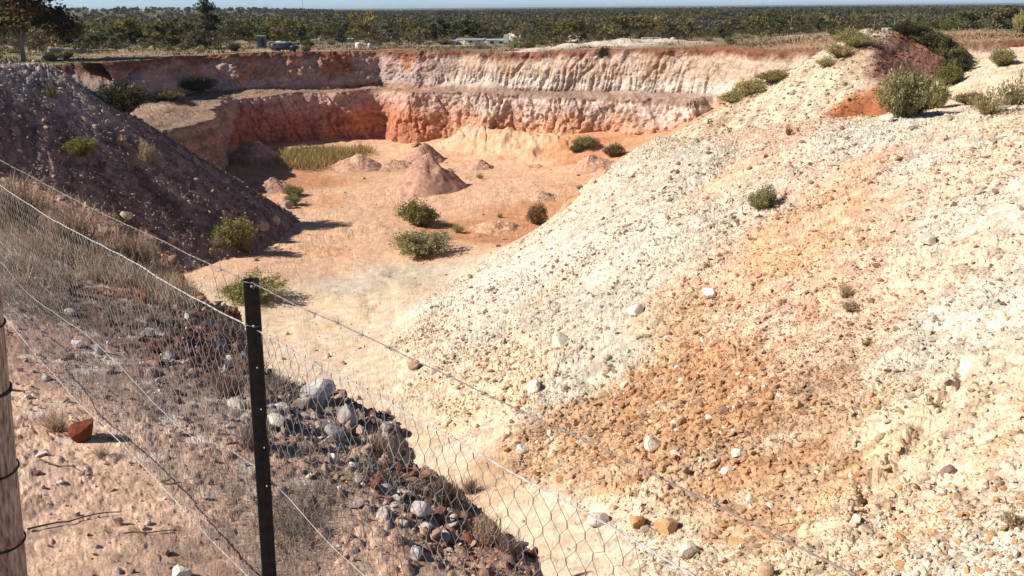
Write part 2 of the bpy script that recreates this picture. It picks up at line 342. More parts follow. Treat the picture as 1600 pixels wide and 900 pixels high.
# ------------------------------------------------------------------ mesh helpers
def mk(name, V, Fq, mat, col=None, parent=None, smooth=False, loc=None):
    """V (n,3); Fq an int array (m,k) or a list of such arrays"""
    me = bpy.data.meshes.new(name); V = np.asarray(V, f32)
    Fs = Fq if isinstance(Fq, list) else [Fq]; Fs = [np.asarray(a, np.int32) for a in Fs if len(a)]
    me.vertices.add(len(V)); me.vertices.foreach_set('co', V.ravel())
    lt = np.concatenate([np.full(len(a), a.shape[1], np.int32) for a in Fs]); lv = np.concatenate([a.ravel() for a in Fs])
    me.loops.add(len(lv)); me.loops.foreach_set('vertex_index', lv)
    me.polygons.add(len(lt)); me.polygons.foreach_set('loop_start', np.r_[0, np.cumsum(lt)[:-1]].astype(np.int32)); 
    me.polygons.foreach_set('loop_total', lt)
    me.update(calc_edges=True)
    me.polygons.foreach_set('use_smooth', np.full(len(lt), smooth))
    if col is not None:
        c = np.ones((len(V), 4), f32); c[:, :3] = col
        at = me.color_attributes.new('Col', 'FLOAT_COLOR', 'POINT'); at.data.foreach_set('color', c.ravel())
    me.materials.append(mat); me.update()
    o = bpy.data.objects.new(name, me); COL.objects.link(o)
    if parent: o.parent = parent
    if loc is not None: o.location = loc
    return o
def tag(o, label=None, cat=None, group=None, kind=None):
    if label: o['label'] = label
    if cat: o['category'] = cat
    if group: o['group'] = group
    if kind: o['kind'] = kind
    return o
def empty(name, loc, rz=0.0, label=None, cat=None, group=None):
    o = bpy.data.objects.new(name, None); COL.objects.link(o); o.location = loc; o.rotation_euler = (0, 0, rz); o.empty_display_size = 0.1
    return tag(o, label, cat, group)
def copy_tree(o, parent=None):
    c = o.copy(); COL.objects.link(c); c.parent = parent
    for ch in o.children: copy_tree(ch, c)
    return c
class MB:
    def __init__(s): s.v = []; s.f = {}; s.c = []; s.n = 0
    def add(s, V, F, col=None):
        V = np.asarray(V, float).reshape(-1, 3); F = np.asarray(F, int)
        s.v.append(V); s.f.setdefault(F.shape[1], []).append(F+s.n); s.n += len(V)
        s.c.append(np.broadcast_to(np.array(col if col is not None else (0.5, 0.5, 0.5), float), (len(V), 3)))
    def build(s, name, mat, parent=None, smooth=False, usecol=False, loc=None):
        return mk(name, np.concatenate(s.v), [np.concatenate(a) for a in s.f.values()], mat, np.concatenate(s.c) if usecol else None, parent, smooth, loc)
    def box(s, c, d, rz=0.0, tx=0.0, taper=1.0):
        q = np.array([[-1,-1,-1],[1,-1,-1],[1,1,-1],[-1,1,-1],[-1,-1,1],[1,-1,1],[1,1,1],[-1,1,1]], float)*np.array(d)/2
        q[4:, :2] *= taper; q[4:, 0] += tx
        R = np.array([[cos(rz), -sin(rz), 0], [sin(rz), cos(rz), 0], [0, 0, 1]]); q = q @ R.T+np.array(c)
        s.add(q, [[0,3,2,1],[4,5,6,7],[0,1,5,4],[1,2,6,5],[2,3,7,6],[3,0,4,7]])
    def prism(s, prof, x0, x1, bev=0.0):            # side profile (y,z) swept along x
        n = len(prof); P = np.array(prof); cen = P.mean(0)
        rows = [(x0, 1-bev*2), (x0+bev*abs(x1-x0), 1), (x1-bev*abs(x1-x0), 1), (x1, 1-bev*2)] if bev else [(x0, 1), (x1, 1)]
        V = []; 
        for xx, k in rows:
            q = cen+(P-cen)*k; V += [[xx, a, b] for a, b in q]
        F = [[r*n+i, r*n+(i+1) % n, (r+1)*n+(i+1) % n, (r+1)*n+i] for r in range(len(rows)-1) for i in range(n)]
        s.add(V, F); b = s.n-len(V)
        s.f.setdefault(n, []).append(np.array([[b+i for i in range(n)][::-1], [b+(len(rows)-1)*n+i for i in range(n)]]))
    def tubes(s, P0, P1, r0, r1=None, k=4, col=None):
        P0 = np.asarray(P0, float).reshape(-1, 3); P1 = np.asarray(P1, float).reshape(-1, 3); n = len(P0)
        r0 = np.broadcast_to(r0, n).astype(float); r1 = r0 if r1 is None else np.broadcast_to(r1, n).astype(float)
        D = P1-P0; D /= np.linalg.norm(D, axis=1, keepdims=True)+1e-12
        up = np.where(np.abs(D[:, 2:3]) > 0.9, np.array([[1., 0, 0]]), np.array([[0, 0, 1.]])); A = np.cross(D, up); A /= np.linalg.norm(A, axis=1, keepdims=True); B = np.cross(D, A)
        V = np.zeros((n, 2*k, 3))
        for j in range(k):
            o = A*cos(2*pi*j/k)+B*sin(2*pi*j/k); V[:, j] = P0+o*r0[:, None]; V[:, k+j] = P1+o*r1[:, None]
        base = (np.arange(n)*2*k)[:, None, None]
        F = np.array([[j, (j+1) % k, k+(j+1) % k, k+j] for j in range(k)])[None]+base
        c = None
        if col is not None:
            c = np.asarray(col, float); c = np.repeat(c, 2*k, axis=0) if c.ndim == 2 else c
        s.add(V.reshape(-1, 3), F.reshape(-1, 4), c)
    def path(s, pts, r, k=6, col=None):             # connected tube
        pts = np.asarray(pts, float); n = len(pts); r = np.broadcast_to(r, n)
        T = np.gradient(pts, axis=0); T /= np.linalg.norm(T, axis=1, keepdims=True)+1e-12
        up = np.array([0.31, 0.2, 0.93]) if abs(T[0, 2]) < 0.9 else np.array([1., 0.1, 0])
        A = np.cross(T, up); A /= np.linalg.norm(A, axis=1, keepdims=True)+1e-12; B = np.cross(T, A)
        V = np.stack([pts+(A*cos(2*pi*j/k)+B*sin(2*pi*j/k))*r[:, None] for j in range(k)], 1).reshape(-1, 3)
        F = [[i*k+j, i*k+(j+1) % k, (i+1)*k+(j+1) % k, (i+1)*k+j] for i in range(n-1) for j in range(k)]
        s.add(V, F, col); b = s.n-len(V)
        s.f.setdefault(k, []).append(np.array([[b+j for j in range(k)][::-1], [b+(n-1)*k+j for j in range(k)]]))
def rand_units(n, rs=RS):
    v = rs.normal(size=(n, 3)); return v/np.linalg.norm(v, axis=1, keepdims=True)
def cards(C, size, col, rs=RS, long=1.6, dirs=None):
    """little diamond leaves"""
    n = len(C); A = rand_units(n, rs) if dirs is None else dirs; B = np.cross(A, rand_units(n, rs)); B /= np.linalg.norm(B, axis=1, keepdims=True)+1e-9
    s = np.broadcast_to(size, n)[:, None]
    V = np.stack([C-A*s*long/2, C+B*s/2, C+A*s*long/2, C-B*s/2], 1).reshape(-1, 3)
    return V, np.arange(n*4).reshape(n, 4), np.repeat(col, 4, axis=0)
def blades(base, tip, bend, w, col, tipcol=None):
    """grass blades: a bent tapering strip each"""
    n = len(base); D = tip-base; S = np.cross(D, rand_units(n)); S /= np.linalg.norm(S, axis=1, keepdims=True)+1e-9; S = S*np.broadcast_to(w, n)[:, None]
    mid = base+D*0.55-bend
    V = np.stack([base-S/2, base+S/2, mid+S*0.4, mid-S*0.4, tip], 1).reshape(-1, 3); b = (np.arange(n)*5)[:, None]
    c = np.repeat(col, 5, axis=0)
    return V, (b+np.array([[0, 1, 2, 3]])), (b+np.array([[3, 2, 4]])), c

# ------------------------------------------------------------------ colours of the ground (albedo zones, some shade painted in)
Wt=(.66,.60,.50); Gr=(.56,.50,.41); Pe=(.67,.46,.335); Oc=(.51,.305,.18); Sa=(.70,.55,.41); Ye=(.68,.54,.385); Rd=(.56,.31,.19); Br=(.50,.35,.235)
CPT = [(700,470,Wt),(640,520,Sa),(800,430,Wt),(850,480,Gr),(950,400,Wt),(900,420,Wt),(1000,300,Gr),(1100,260,Gr),(1050,230,Gr),(1150,340,Gr),(1200,205,Pe),(1190,250,Pe),
 (900,600,Gr),(760,620,Ye),(960,540,Gr),(1000,450,Gr),(800,700,Br),(720,640,Ye),(1000,640,Oc),(1060,560,Oc),(1100,600,Oc),(1150,650,Oc),(1200,740,Oc),(1000,750,Oc),(1100,760,Br),(900,690,Br),(1250,650,Br),
 (1050,490,Br),(1130,430,Pe),(1250,390,(.62,.40,.26)),(1180,430,(.60,.38,.24)),(1330,300,(.62,.40,.27)),(1350,330,Pe),(1350,270,Pe),(1300,480,Pe),(1250,550,Pe),(1190,490,Pe),(1250,600,Br),(1400,450,Pe),(1450,600,Ye),(1350,700,Ye),(1400,800,Sa),(1500,750,Sa),
 (1550,500,Wt),(1500,400,Sa),(1450,250,Wt),(1350,212,Wt),(1550,250,Sa),(1580,350,Wt),(1550,620,Sa),(1580,850,Wt),(1300,850,Sa),(1200,870,Ye),(1120,850,Oc),(1060,870,Wt),(950,810,Sa),
 (620,640,Sa),(720,720,Sa),(850,810,Sa),(1000,890,Sa),(500,560,Sa),(600,480,Sa),(450,480,Sa),(560,440,Gr),(660,425,Gr),(500,410,Pe),(400,420,Pe),(560,380,Pe),(700,400,Pe),
 (600,340,Pe),(520,300,Pe),(480,285,Rd),(700,310,Pe),(800,300,Pe),(850,262,Pe),(760,362,Rd),(600,270,Pe),(780,245,Pe),(740,215,(.66,.46,.34)),(820,225,Pe),(650,225,Pe),(420,255,Rd),(900,245,Rd),
 (1250,193,Sa),(1400,200,Wt),(1550,190,Sa),(1560,110,Sa),(1500,140,Sa),(1580,60,Sa),(850,330,Rd),(690,250,Pe)]
cxy = []; ccl = []
for px, py, c in CPT:
    a, b, _ = march(lambda X, Y: Fg(X, Y), px, py, r0=8); cxy.append((a, b)); ccl.append(c)
cxy = np.array(cxy); ccl = np.array(ccl)
NPT = [(150,790,(.68,.52,.40)),(250,850,(.68,.52,.40)),(70,700,(.62,.47,.36)),(30,560,(.42,.31,.25)),(200,600,(.32,.245,.21)),(120,640,(.46,.34,.27)),(300,640,(.30,.23,.2)),
 (400,545,(.17,.085,.065)),(330,520,(.20,.12,.10)),(480,640,(.36,.30,.27)),(520,700,(.36,.28,.23)),(600,760,(.38,.29,.235)),(560,870,(.56,.42,.32)),(460,800,(.34,.26,.21)),(400,880,(.38,.28,.22)),(330,780,(.46,.35,.27)),
 (700,860,(.36,.25,.19)),(800,860,(.33,.21,.16)),(700,750,(.24,.14,.11)),(860,890,(.33,.21,.16)),(630,720,(.22,.14,.11)),(100,380,(.24,.18,.14)),(250,430,(.26,.13,.08)),(150,330,(.33,.21,.16)),(50,480,(.22,.17,.15)),(230,480,(.22,.16,.13))]
nxy = np.array([Ez(px, py, -2.15) for px, py, c in NPT]); ncl = np.array([c for *_, c in NPT])*np.array([1.10, 1.0, .94])
def idw(x, y, P, C, pw=2.4, soft=0.4):
    w = 0; s = 0
    for (a, b), c in zip(P, C):
        k = 1.0/(((x-a)**2+(y-b)**2+soft)**pw); w = w+k; s = s+k[:, None]*c
    return s/w[:, None]
def gpack(P, C, x0, x1, y0, y1, st, **kw):
    gx = np.arange(x0, x1+st, st); gy = np.arange(y0, y1+st, st); XX, YY = np.meshgrid(gx, gy)
    G = idw(XX.ravel(), YY.ravel(), P, C, **kw).reshape(len(gy), len(gx), 3).astype(f32)
    def g(x, y):
        i = np.clip(((x-x0)/st+0.5).astype(int), 0, len(gx)-1); j = np.clip(((y-y0)/st+0.5).astype(int), 0, len(gy)-1); return G[j, i].copy()
    return g
CF = gpack(cxy, ccl, -60, 90, 0, 140, 0.4); CN = gpack(nxy, ncl, -16, 6, -1, 16, 0.08, soft=0.03, pw=2.0)
def mixc(a, b, t): return a*(1-t[:, None])+np.asarray(b)*t[:, None]
def ground_colour(x, y, z, zone, hp):
    n = len(x); c = np.zeros((n, 3), f32)
    wx = 1.3*fbm(x/2.6, y/2.6, 81, 3); wy = 1.3*fbm(x/2.6+9, y/2.6+4, 82, 3)
    m = zone <= 1
    if m.any():
        k = CF(x[m]+wx[m], y[m]+wy[m]); k = mixc(k, k*0.5+np.array([.67, .55, .42])*0.5, np.clip(fbm(x[m]/1.1, y[m]/1.1, 801, 4)*1.5-0.1, 0, 1)*hp[m]); _, v = worley(x[m]/0.34, y[m]/0.34, 31); _, v2 = worley(x[m]/0.15, y[m]/0.15, 32)
        j = (0.72+0.42*v+0.24*(v2-0.5)); k = k*np.where(hp[m] > 0.3, j, 0.85+0.2*v)[:, None]*(1-(1-hp[m])[:, None]*np.array([0, .05, .13])*ss(50, 70, y[m])[:, None])
        q = (x[m]*0.6-y[m]*0.8)/0.8; st = fbm(q, (x[m]*0.8+y[m]*0.6)/7, 83, 3); k = mixc(k, k*np.array([1.02, .88, .74]), np.clip(st*1.2, 0, 1)*0.6)
        pn = fbm(x[m]/5, y[m]/2.2, 84, 4); k = mixc(k, k*np.array([.88, .66, .52]), np.clip(pn*1.6-0.15, 0, 1)*0.6*(1-hp[m])*ss(60, 80, y[m]))
        c[m] = k
    m = zone == 2
    if m.any():
        a, b = x[m], y[m]; ang = np.arctan2(b-LA[1], a-LA[0]); rr = np.hypot(a-LA[0], b-LA[1])
        k = np.tile(np.array([[.29, .195, .165]]), (m.sum(), 1)); _, v = worley(a/0.5, b/0.5, 43)
        st = fbm(ang*12, rr/12, 86, 3); k = mixc(k, (.34, .27, .24), np.clip(st*1.2-0.1, 0, 1)*.7); k = mixc(k, (.11, .065, .055), np.clip(-st*1.3-0.1, 0, 1)*.7)
        k = mixc(k, (.42, .35, .31), ss(10, 2, rr)*0.8); k = k*(0.6+0.75*v)[:, None]; c[m] = k
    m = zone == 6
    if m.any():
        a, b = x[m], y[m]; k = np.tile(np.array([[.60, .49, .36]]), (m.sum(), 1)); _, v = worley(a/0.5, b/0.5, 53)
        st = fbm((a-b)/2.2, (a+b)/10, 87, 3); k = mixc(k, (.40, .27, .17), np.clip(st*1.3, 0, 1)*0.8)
        k = mixc(k, (.25, .13, .09), ss(0.5, 3.0, (a-RA[0])+0.47*(RA[1]-b)+1.2*vn(a/2, b/2, 5))); k = mixc(k, (.38, .155, .07), ss(1.6, 1.0, np.hypot((a-HOL[0])/3.6, (b-HOL[1]+.6)/2.6))); k = k*(0.66+0.5*v)[:, None]; c[m] = k  # shade painted into the heap's right face; orange clay hollow darkened as shade
    m = zone == 4
    if m.any():
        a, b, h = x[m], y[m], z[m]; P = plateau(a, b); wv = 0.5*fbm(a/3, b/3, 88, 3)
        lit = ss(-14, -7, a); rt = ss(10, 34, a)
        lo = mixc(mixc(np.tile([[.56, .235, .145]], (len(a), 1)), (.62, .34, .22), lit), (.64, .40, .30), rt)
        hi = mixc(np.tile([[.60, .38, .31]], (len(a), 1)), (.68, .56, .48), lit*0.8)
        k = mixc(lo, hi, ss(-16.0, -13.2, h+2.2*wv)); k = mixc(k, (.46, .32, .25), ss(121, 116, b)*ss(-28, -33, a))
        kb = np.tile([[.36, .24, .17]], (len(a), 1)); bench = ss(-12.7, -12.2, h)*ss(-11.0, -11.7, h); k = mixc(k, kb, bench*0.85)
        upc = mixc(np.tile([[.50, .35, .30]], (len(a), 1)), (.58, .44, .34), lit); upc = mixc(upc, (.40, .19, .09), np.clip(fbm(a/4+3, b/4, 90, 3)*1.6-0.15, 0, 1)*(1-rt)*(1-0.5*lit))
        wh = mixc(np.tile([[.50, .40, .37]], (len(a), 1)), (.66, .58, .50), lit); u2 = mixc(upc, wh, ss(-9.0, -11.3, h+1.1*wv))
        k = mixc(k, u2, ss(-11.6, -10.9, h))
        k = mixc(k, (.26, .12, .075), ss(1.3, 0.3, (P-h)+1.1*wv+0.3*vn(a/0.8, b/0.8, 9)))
        fl = 1-np.abs(vn(a/0.75, b/0.75, 65)); k = k*(0.90+0.22*fbm(a/1.6, h/0.8, 91, 4, .65)+0.10*vn(a/6, h/0.35, 94))[:, None]; crk = np.clip(0.10-np.abs(fbm(a/1.9+0.15*h, h/3.2, 95, 3)), 0, 1)*10; k = mixc(k, k*np.array([.62, .5, .45]), crk*0.7)
        c[m] = k
    m = zone == 5
    if m.any():
        a, b = x[m], y[m]; r = np.hypot(a, b); k = np.tile([[.27, .20, .13]], (m.sum(), 1)); n1 = fbm(a/7, b/7, 92, 4)
        k = mixc(k, (.20, .18, .09), np.clip(n1*1.6+0.2, 0, 1)); k = mixc(k, (.46, .33, .24), np.clip(-n1*1.6-0.2, 0, 1)*ss(260, 170, r))
        k = mixc(k, (.33, .165, .095), ss(24, 32, a)*ss(133, 120, b)*0.5)
        pale = ss(-3, 3, a)*(1-ss(26, 31, a))*np.exp(-((b-137)/6.5)**2); k = mixc(k, (.58, .50, .41), np.clip(pale*1.8*(0.45+0.9*fbm(a/3, b/3, 5, 3)), 0, 1))
        k = mixc(k, (.09, .085, .045), ss(260, 500, r)*0.9)
        k = mixc(k, (.36, .26, .15), np.exp(-((a+520)/140)**2-((b-1250)/60)**2)*1.0)
        c[m] = k
    m = zone == 3
    if m.any():
        a, b = x[m], y[m]; k = CN(a+0.12*wx[m]+0.12*fbm(a*3, b*3, 93, 3), b+0.12*wy[m]); _, v = worley(a/0.085, b/0.085, 73); _, v2 = worley(a/0.034, b/0.034, 75)
        k = k*(0.72+0.4*v+0.25*(v2-0.4))[:, None]; k = mixc(k, (.62, .55, .48), (v > 0.93)*0.75*ss(2.8, 3.6, b)); k = mixc(k, (.20, .07, .04), ss(-3.2, -4.5, z[m])*0.6); c[m] = k
    return np.clip(c, 0.01, 0.85)

# ------------------------------------------------------------------ terrain mesh: a fan of columns, finer where the land is rough
NC, NR = 1580, 1800
azd = np.linspace(radians(-34.5), radians(36.5), NC)
rad = np.geomspace(0.9, 30000, 2600)
azc = np.linspace(radians(-34.5), radians(36.5), 220)
XX = np.sin(azc)[:, None]*rad; YY = np.cos(azc)[:, None]*rad
HH = height(XX, YY, fine=False)[0].astype(float)
dr = np.diff(rad); dh = np.diff(HH, axis=1); sl_ = np.hypot(dr[None], dh)
el = np.arctan2(HH, rad[None]); de = np.abs(np.diff(el, axis=1))
metric = 1.0*np.clip(de, 0, None)+0.16*sl_/rad[None, 1:]*(np.diff(el, axis=1) > -0.0002)+0.035*dr[None]/rad[None, 1:]*(rad[None, 1:]<600)+0.006*dr[None]/rad[None, 1:]
cum = np.concatenate([np.zeros((len(azc), 1)), np.cumsum(metric, axis=1)], axis=1)
rows = np.stack([np.interp(np.linspace(0, c[-1], NR), c, rad) for c in cum])
kz = np.exp(-(np.arange(-12, 13)/5.0)**2); kz /= kz.sum()
lr = np.log(rows); lp = np.pad(lr, ((12, 12), (0, 0)), 'edge'); rows = np.exp(sum(kz[i]*lp[i:i+len(lr)] for i in range(25)))
rr_ = np.stack([np.interp(azd, azc, rows[:, j]) for j in range(NR)], 1).astype(float)
TX = np.sin(azd)[:, None]*rr_; TY = np.cos(azd)[:, None]*rr_
TZ, ZN, HPT = height(TX, TY)
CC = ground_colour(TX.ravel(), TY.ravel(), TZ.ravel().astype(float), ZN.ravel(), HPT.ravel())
VV = np.stack([TX.ravel(), TY.ravel(), TZ.ravel()], 1)
ii, jj = np.meshgrid(np.arange(NC-1), np.arange(NR-1), indexing='ij'); i0 = (ii*NR+jj).ravel()
QF = np.stack([i0, i0+NR, i0+NR+1, i0+1], 1)
fz = ZN[:-1, :-1].ravel()
def piece(name, sel, mat, V=VV, Q=QF, C=CC):
    q = Q[sel]
    if len(q) == 0: return
    u, inv = np.unique(q, return_inverse=True)
    o = mk(name, V[u], inv.reshape(q.shape), mat, C[u], smooth=True); tag(o, kind='structure'); return o
piece('pit_floor', fz == 0, M_EARTH); piece('pale_rubble_slope', fz == 1, M_EARTH); piece('dark_rubble_slope', fz == 2, M_EARTH)
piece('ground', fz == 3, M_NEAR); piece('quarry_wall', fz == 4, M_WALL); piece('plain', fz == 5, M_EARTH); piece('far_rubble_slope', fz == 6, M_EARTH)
# faces of the cut: sheets running along the foot lines, pushed in and out
def bench_z(x, y):
    n1 = fbm(x/5.5, y/5.5, 61, 3); return -12.25+0.9*ss(0, 25, x)+0.55*ss(-14, -4, x)*(1-ss(0, 9, x))+0.35*n1
def face(path, low, seed):
    p = np.array(path, float); L = np.r_[0, np.cumsum(np.hypot(*np.diff(p, axis=0).T))]; n = int(L[-1]/0.11); sL = np.linspace(0, L[-1], n)
    p = np.stack([np.interp(sL, L, p[:, 0]), np.interp(sL, L, p[:, 1])], 1); kk = np.exp(-(np.arange(-30, 31)/10.0)**2); kk /= kk.sum()
    q = np.stack([np.convolve(np.pad(p[:, i], 30, 'edge'), kk, 'valid') for i in range(2)], 1); T = np.gradient(q, axis=0)
    for _ in range(2): T = np.stack([np.convolve(np.pad(T[:, i], 30, 'edge'), kk, 'valid') for i in range(2)], 1)
    T /= np.linalg.norm(T, axis=1, keepdims=True); N = np.stack([-T[:, 1], T[:, 0]], 1)     # into the rock
    nv, ncap = 110, 22; v = np.linspace(0, 1, nv)
    if low: z0 = Fg(q[:, 0], q[:, 1])-0.9; k0 = q+N*1.6; z1 = bench_z(k0[:, 0], k0[:, 1])-0.05
    else: z0 = bench_z(q[:, 0], q[:, 1])-0.7; k0 = q+N*3; z1 = plateau(k0[:, 0], k0[:, 1])-0.02
    z1 = z1+0.10*vn(sL/0.9, sL*0, seed)+0.06*vn(sL/0.3, sL*0, seed+1)
    Z = z0[:, None]+(z1-z0)[:, None]*v[None]; S = np.broadcast_to(sL[:, None], Z.shape); X0 = q[:, 0][:, None]+0*Z
    lit = ss(-16, -8, X0); run = (1.35 if low else 1.9)
    D = 0.9*fbm(S/7, Z/9, seed+2, 3)
    if low:
        D = D+0.42*fbm(S/2.0, Z/1.7, seed+3, 4, .6)+0.16*fbm(S/0.5, Z/0.55, seed+4, 3)-0.55*np.clip(0.16-np.abs(fbm((S+0.35*Z)/2.6, Z/4.5, seed+5, 3)), 0, 1)*5
        D = D+lit*0.30*np.abs(fbm((S-0.3*Z)/0.9, Z/3.2, seed+6, 2))-0.5*np.exp(-((Z-z0[:, None]-1.3)/0.7)**2)*fbm(S/3, Z/3, seed+9, 2)
    else:
        u = (S-0.62*(Z+12)+0.7*vn(S/3, Z/2.5, seed+5))/3.0; g = np.abs(vn(u, Z/40, seed+6)); g2 = np.abs(vn(u*1.9+3, Z/30, seed+16))
        D = D+lit*(1.25*np.minimum(g, 0.34)+0.4*np.minimum(g2, .3))+lit*0.34*(1-np.abs(vn((S-0.10*Z)/0.42+0.6*vn(S/1.5, Z/1.5, seed+8), Z/3.5, seed+7)))*ss(1.2, 2.2, (z1[:, None]-Z))
        D = D+(0.22+0.25*(1-lit))*fbm(S/1.5, Z/1.2, seed+3, 4, .6)+0.12*fbm(S/0.45, Z/0.5, seed+4, 3)+0.25*ss(1.0, 0.3, z1[:, None]-Z)*(0.6+0.6*vn(S/1.1, Z*0, seed+10))
    off = run*v[None]**1.15-D+(0 if low else 1)*3.2*ss(9, 0, S)+0.5*np.exp(-((1-v[None])/0.03)**2)*0.4
    X = q[:, 0][:, None]+N[:, 0][:, None]*off; Y = q[:, 1][:, None]+N[:, 1][:, None]*off
    cap = np.linspace(0.06, 3.2, ncap)[None]; CX = X[:, -1:]+N[:, 0][:, None]*cap; CY = Y[:, -1:]+N[:, 1][:, None]*cap; hc = height(CX, CY)[0]
    tgt = bench_z(CX, CY)+0.02 if low else plateau(CX, CY)+0.05; CZ = np.where(cap < 2.4, np.maximum(tgt, np.where(hc < tgt+1.2, hc+0.02, tgt)), hc-0.1*(cap-2.3)); CZ = CZ+0.06*fbm(CX/0.6, CY/0.6, seed+12, 3); CZ[:, 0] = np.minimum(CZ[:, 0], Z[:, -1]+.08)
    X = np.concatenate([X, CX], 1); Y = np.concatenate([Y, CY], 1); Z = np.concatenate([Z, CZ], 1); nr = nv+ncap
    zz = np.full(X.size, 4, np.int8); 
    if not low: zz.reshape(X.shape)[:, nv+2:] = 5
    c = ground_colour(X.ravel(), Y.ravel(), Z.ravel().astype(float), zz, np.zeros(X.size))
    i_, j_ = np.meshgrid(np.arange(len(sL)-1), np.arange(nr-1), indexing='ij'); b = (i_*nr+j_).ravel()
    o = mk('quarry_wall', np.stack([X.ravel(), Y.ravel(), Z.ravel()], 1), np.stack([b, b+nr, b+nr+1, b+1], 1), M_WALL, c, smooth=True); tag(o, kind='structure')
face([W(150,80),W(215,85.5),W(262,90.5),W(300,95),W(325,98),W(342,101),W(349,112),W(352,123),W(400,126),W(470,131),W(590,136),W(628,129),W(700,128.5),W(745,125),W(800,124),W(870,119),W(940,118),W(1000,114.5),W(1090,109.5),W(1118,113)], True, 700)
face([W(215,113.5),W(250,119),W(285,126),W(330,130.5),W(470,136),W(590,142),W(640,135.5),W(700,135),W(770,132),W(850,128.5),W(930,126),W(1000,123.5),W(1060,121),W(1122,118),W(1150,110),W(1200,104),W(1290,98)], False, 750)
# the rest of the circle, coarser, so the land goes on beside and behind the camera
az2 = np.linspace(radians(36.5), radians(360-36.5), 420); r2 = np.geomspace(0.9, 30000, 600)
X2 = np.sin(az2)[:, None]*r2; Y2 = np.cos(az2)[:, None]*r2; Z2, N2, P2 = height(X2, Y2)
C2c = ground_colour(X2.ravel(), Y2.ravel(), Z2.ravel().astype(float), N2.ravel(), P2.ravel())
i2, j2 = np.meshgrid(np.arange(419), np.arange(599), indexing='ij'); k2 = (i2*600+j2).ravel()
o = mk('terrain', np.stack([X2.ravel(), Y2.ravel(), Z2.ravel()], 1), np.stack([k2, k2+600, k2+601, k2+1], 1), M_EARTH, C2c, smooth=True); tag(o, kind='structure')
t_ = np.linspace(0, 2*pi, 49)[:-1]; vc = [[0, 0, gz(0, 0)]]+[[0.95*sin(q), 0.95*cos(q), gz(0.95*sin(q), 0.95*cos(q))-0.004] for q in t_]
o = mk('ground', np.array(vc), np.array([[0, 1+(i+1) % 48, 1+i] for i in range(48)]), M_NEAR, np.tile([[.55, .41, .31]], (49, 1)), smooth=True); tag(o, kind='structure')

# ------------------------------------------------------------------ loose stones
ICO = None
def ico():
    t = (1+5**.5)/2; V = np.array([[-1,t,0],[1,t,0],[-1,-t,0],[1,-t,0],[0,-1,t],[0,1,t],[0,-1,-t],[0,1,-t],[t,0,-1],[t,0,1],[-t,0,-1],[-t,0,1]], float)
    F = np.array([[0,11,5],[0,5,1],[0,1,7],[0,7,10],[0,10,11],[1,5,9],[5,11,4],[11,10,2],[10,7,6],[7,1,8],[3,9,4],[3,4,2],[3,2,6],[3,6,8],[3,8,9],[4,9,5],[2,4,11],[6,2,10],[8,6,7],[9,8,1]])
    return V/np.linalg.norm(V[0]), F
IV, IF = ico()
def subdiv(V, F):
    V = list(map(tuple, V)); ed = {}
    def mid(a, b):
        k = (min(a, b), max(a, b))
        if k not in ed:
            m = (np.array(V[a])+np.array(V[b]))/2; m /= np.linalg.norm(m); ed[k] = len(V); V.append(tuple(m))
        return ed[k]
    G = []
    for a, b, c in F:
        x, y, z = mid(a, b), mid(b, c), mid(c, a); G += [[a, x, z], [x, b, y], [z, y, c], [x, y, z]]
    return np.array(V), np.array(G)
IV2, IF2 = subdiv(IV, IF); IV3, IF3 = subdiv(IV2, IF2)
CHULL = []                                       # angular chips: spheres cut by random planes
for k in range(24):
    V = IV2.copy()
    for j in range(9):
        n_ = rand_units(1)[0]; d_ = RS.uniform(0.45, 0.8); q = V @ n_; V = V-np.clip(q-d_, 0, None)[:, None]*n_
    CHULL.append(V)
CHS = [c[:12]*np.random.RandomState(70+i).uniform(0.6, 1.25, (12, 1)) for i, c in enumerate(CHULL)]
def stones(name, pos, size, col, label=None, big=False, sink=0.25, mat=None):
    n = len(pos); base = np.array(CHULL if big else CHS); F = IF2 if big else IF; nv = base.shape[1]
    B = base[RS.randint(0, 24, n)]
    S = RS.uniform(0.6, 1.3, (n, 1, 3))*np.array([1.1, 1.1, 0.75]); B = B*S
    a = RS.uniform(0, 2*pi, n); ca, sa = np.cos(a)[:, None], np.sin(a)[:, None]
    t = RS.normal(0, 0.5, n); ct, st = np.cos(t)[:, None], np.sin(t)[:, None]
    y = B[..., 1]*ct-B[..., 2]*st; z = B[..., 1]*st+B[..., 2]*ct; x = B[..., 0]
    B = np.stack([x*ca-y*sa, x*sa+y*ca, z], -1)*(size/2)[:, None, None]
    P = pos[:, None]+B; P[..., 2] += (size*(0.5-sink)*0.7)[:, None]
    Fa = F[None]+(np.arange(n)*nv)[:, None, None]
    o = mk(name, P.reshape(-1, 3), Fa.reshape(-1, 3), mat or M_STONE, np.repeat(col, nv, axis=0)); return tag(o, kind='stuff')
RT = np.hypot(TX, TY).ravel(); ZF = ZN.ravel()
def pick(mask, n, wgt=None):
    idx = np.flatnonzero(mask)
    p = None if wgt is None else wgt[idx]/wgt[idx].sum()
    return RS.choice(idx, n, p=p)
patch = 0.55+0.55*fbm(VV[:, 0]/3, VV[:, 1]/3, 201, 3)
mheap = (ZF == 1) & (RT < 80)
ix = pick(mheap, 100000, np.clip(patch, 0.10, 1)**1.4)
sz = np.clip(RS.pareto(2.9, len(ix))*0.042+0.03, 0.03, 0.25)*np.clip(RT[ix]/26, 0.65, 1.7)
tc = CC[ix]*RS.uniform(0.55, 1.12, (len(ix), 1))*(1+RS.uniform(-.06, .06, (len(ix), 3))); wmask = RS.rand(len(ix)) < 0.012; tc[wmask] = (.62, .54, .43); dm = RS.rand(len(ix)) < 0.22; tc[dm] = tc[dm]*np.array([.68, .55, .48])
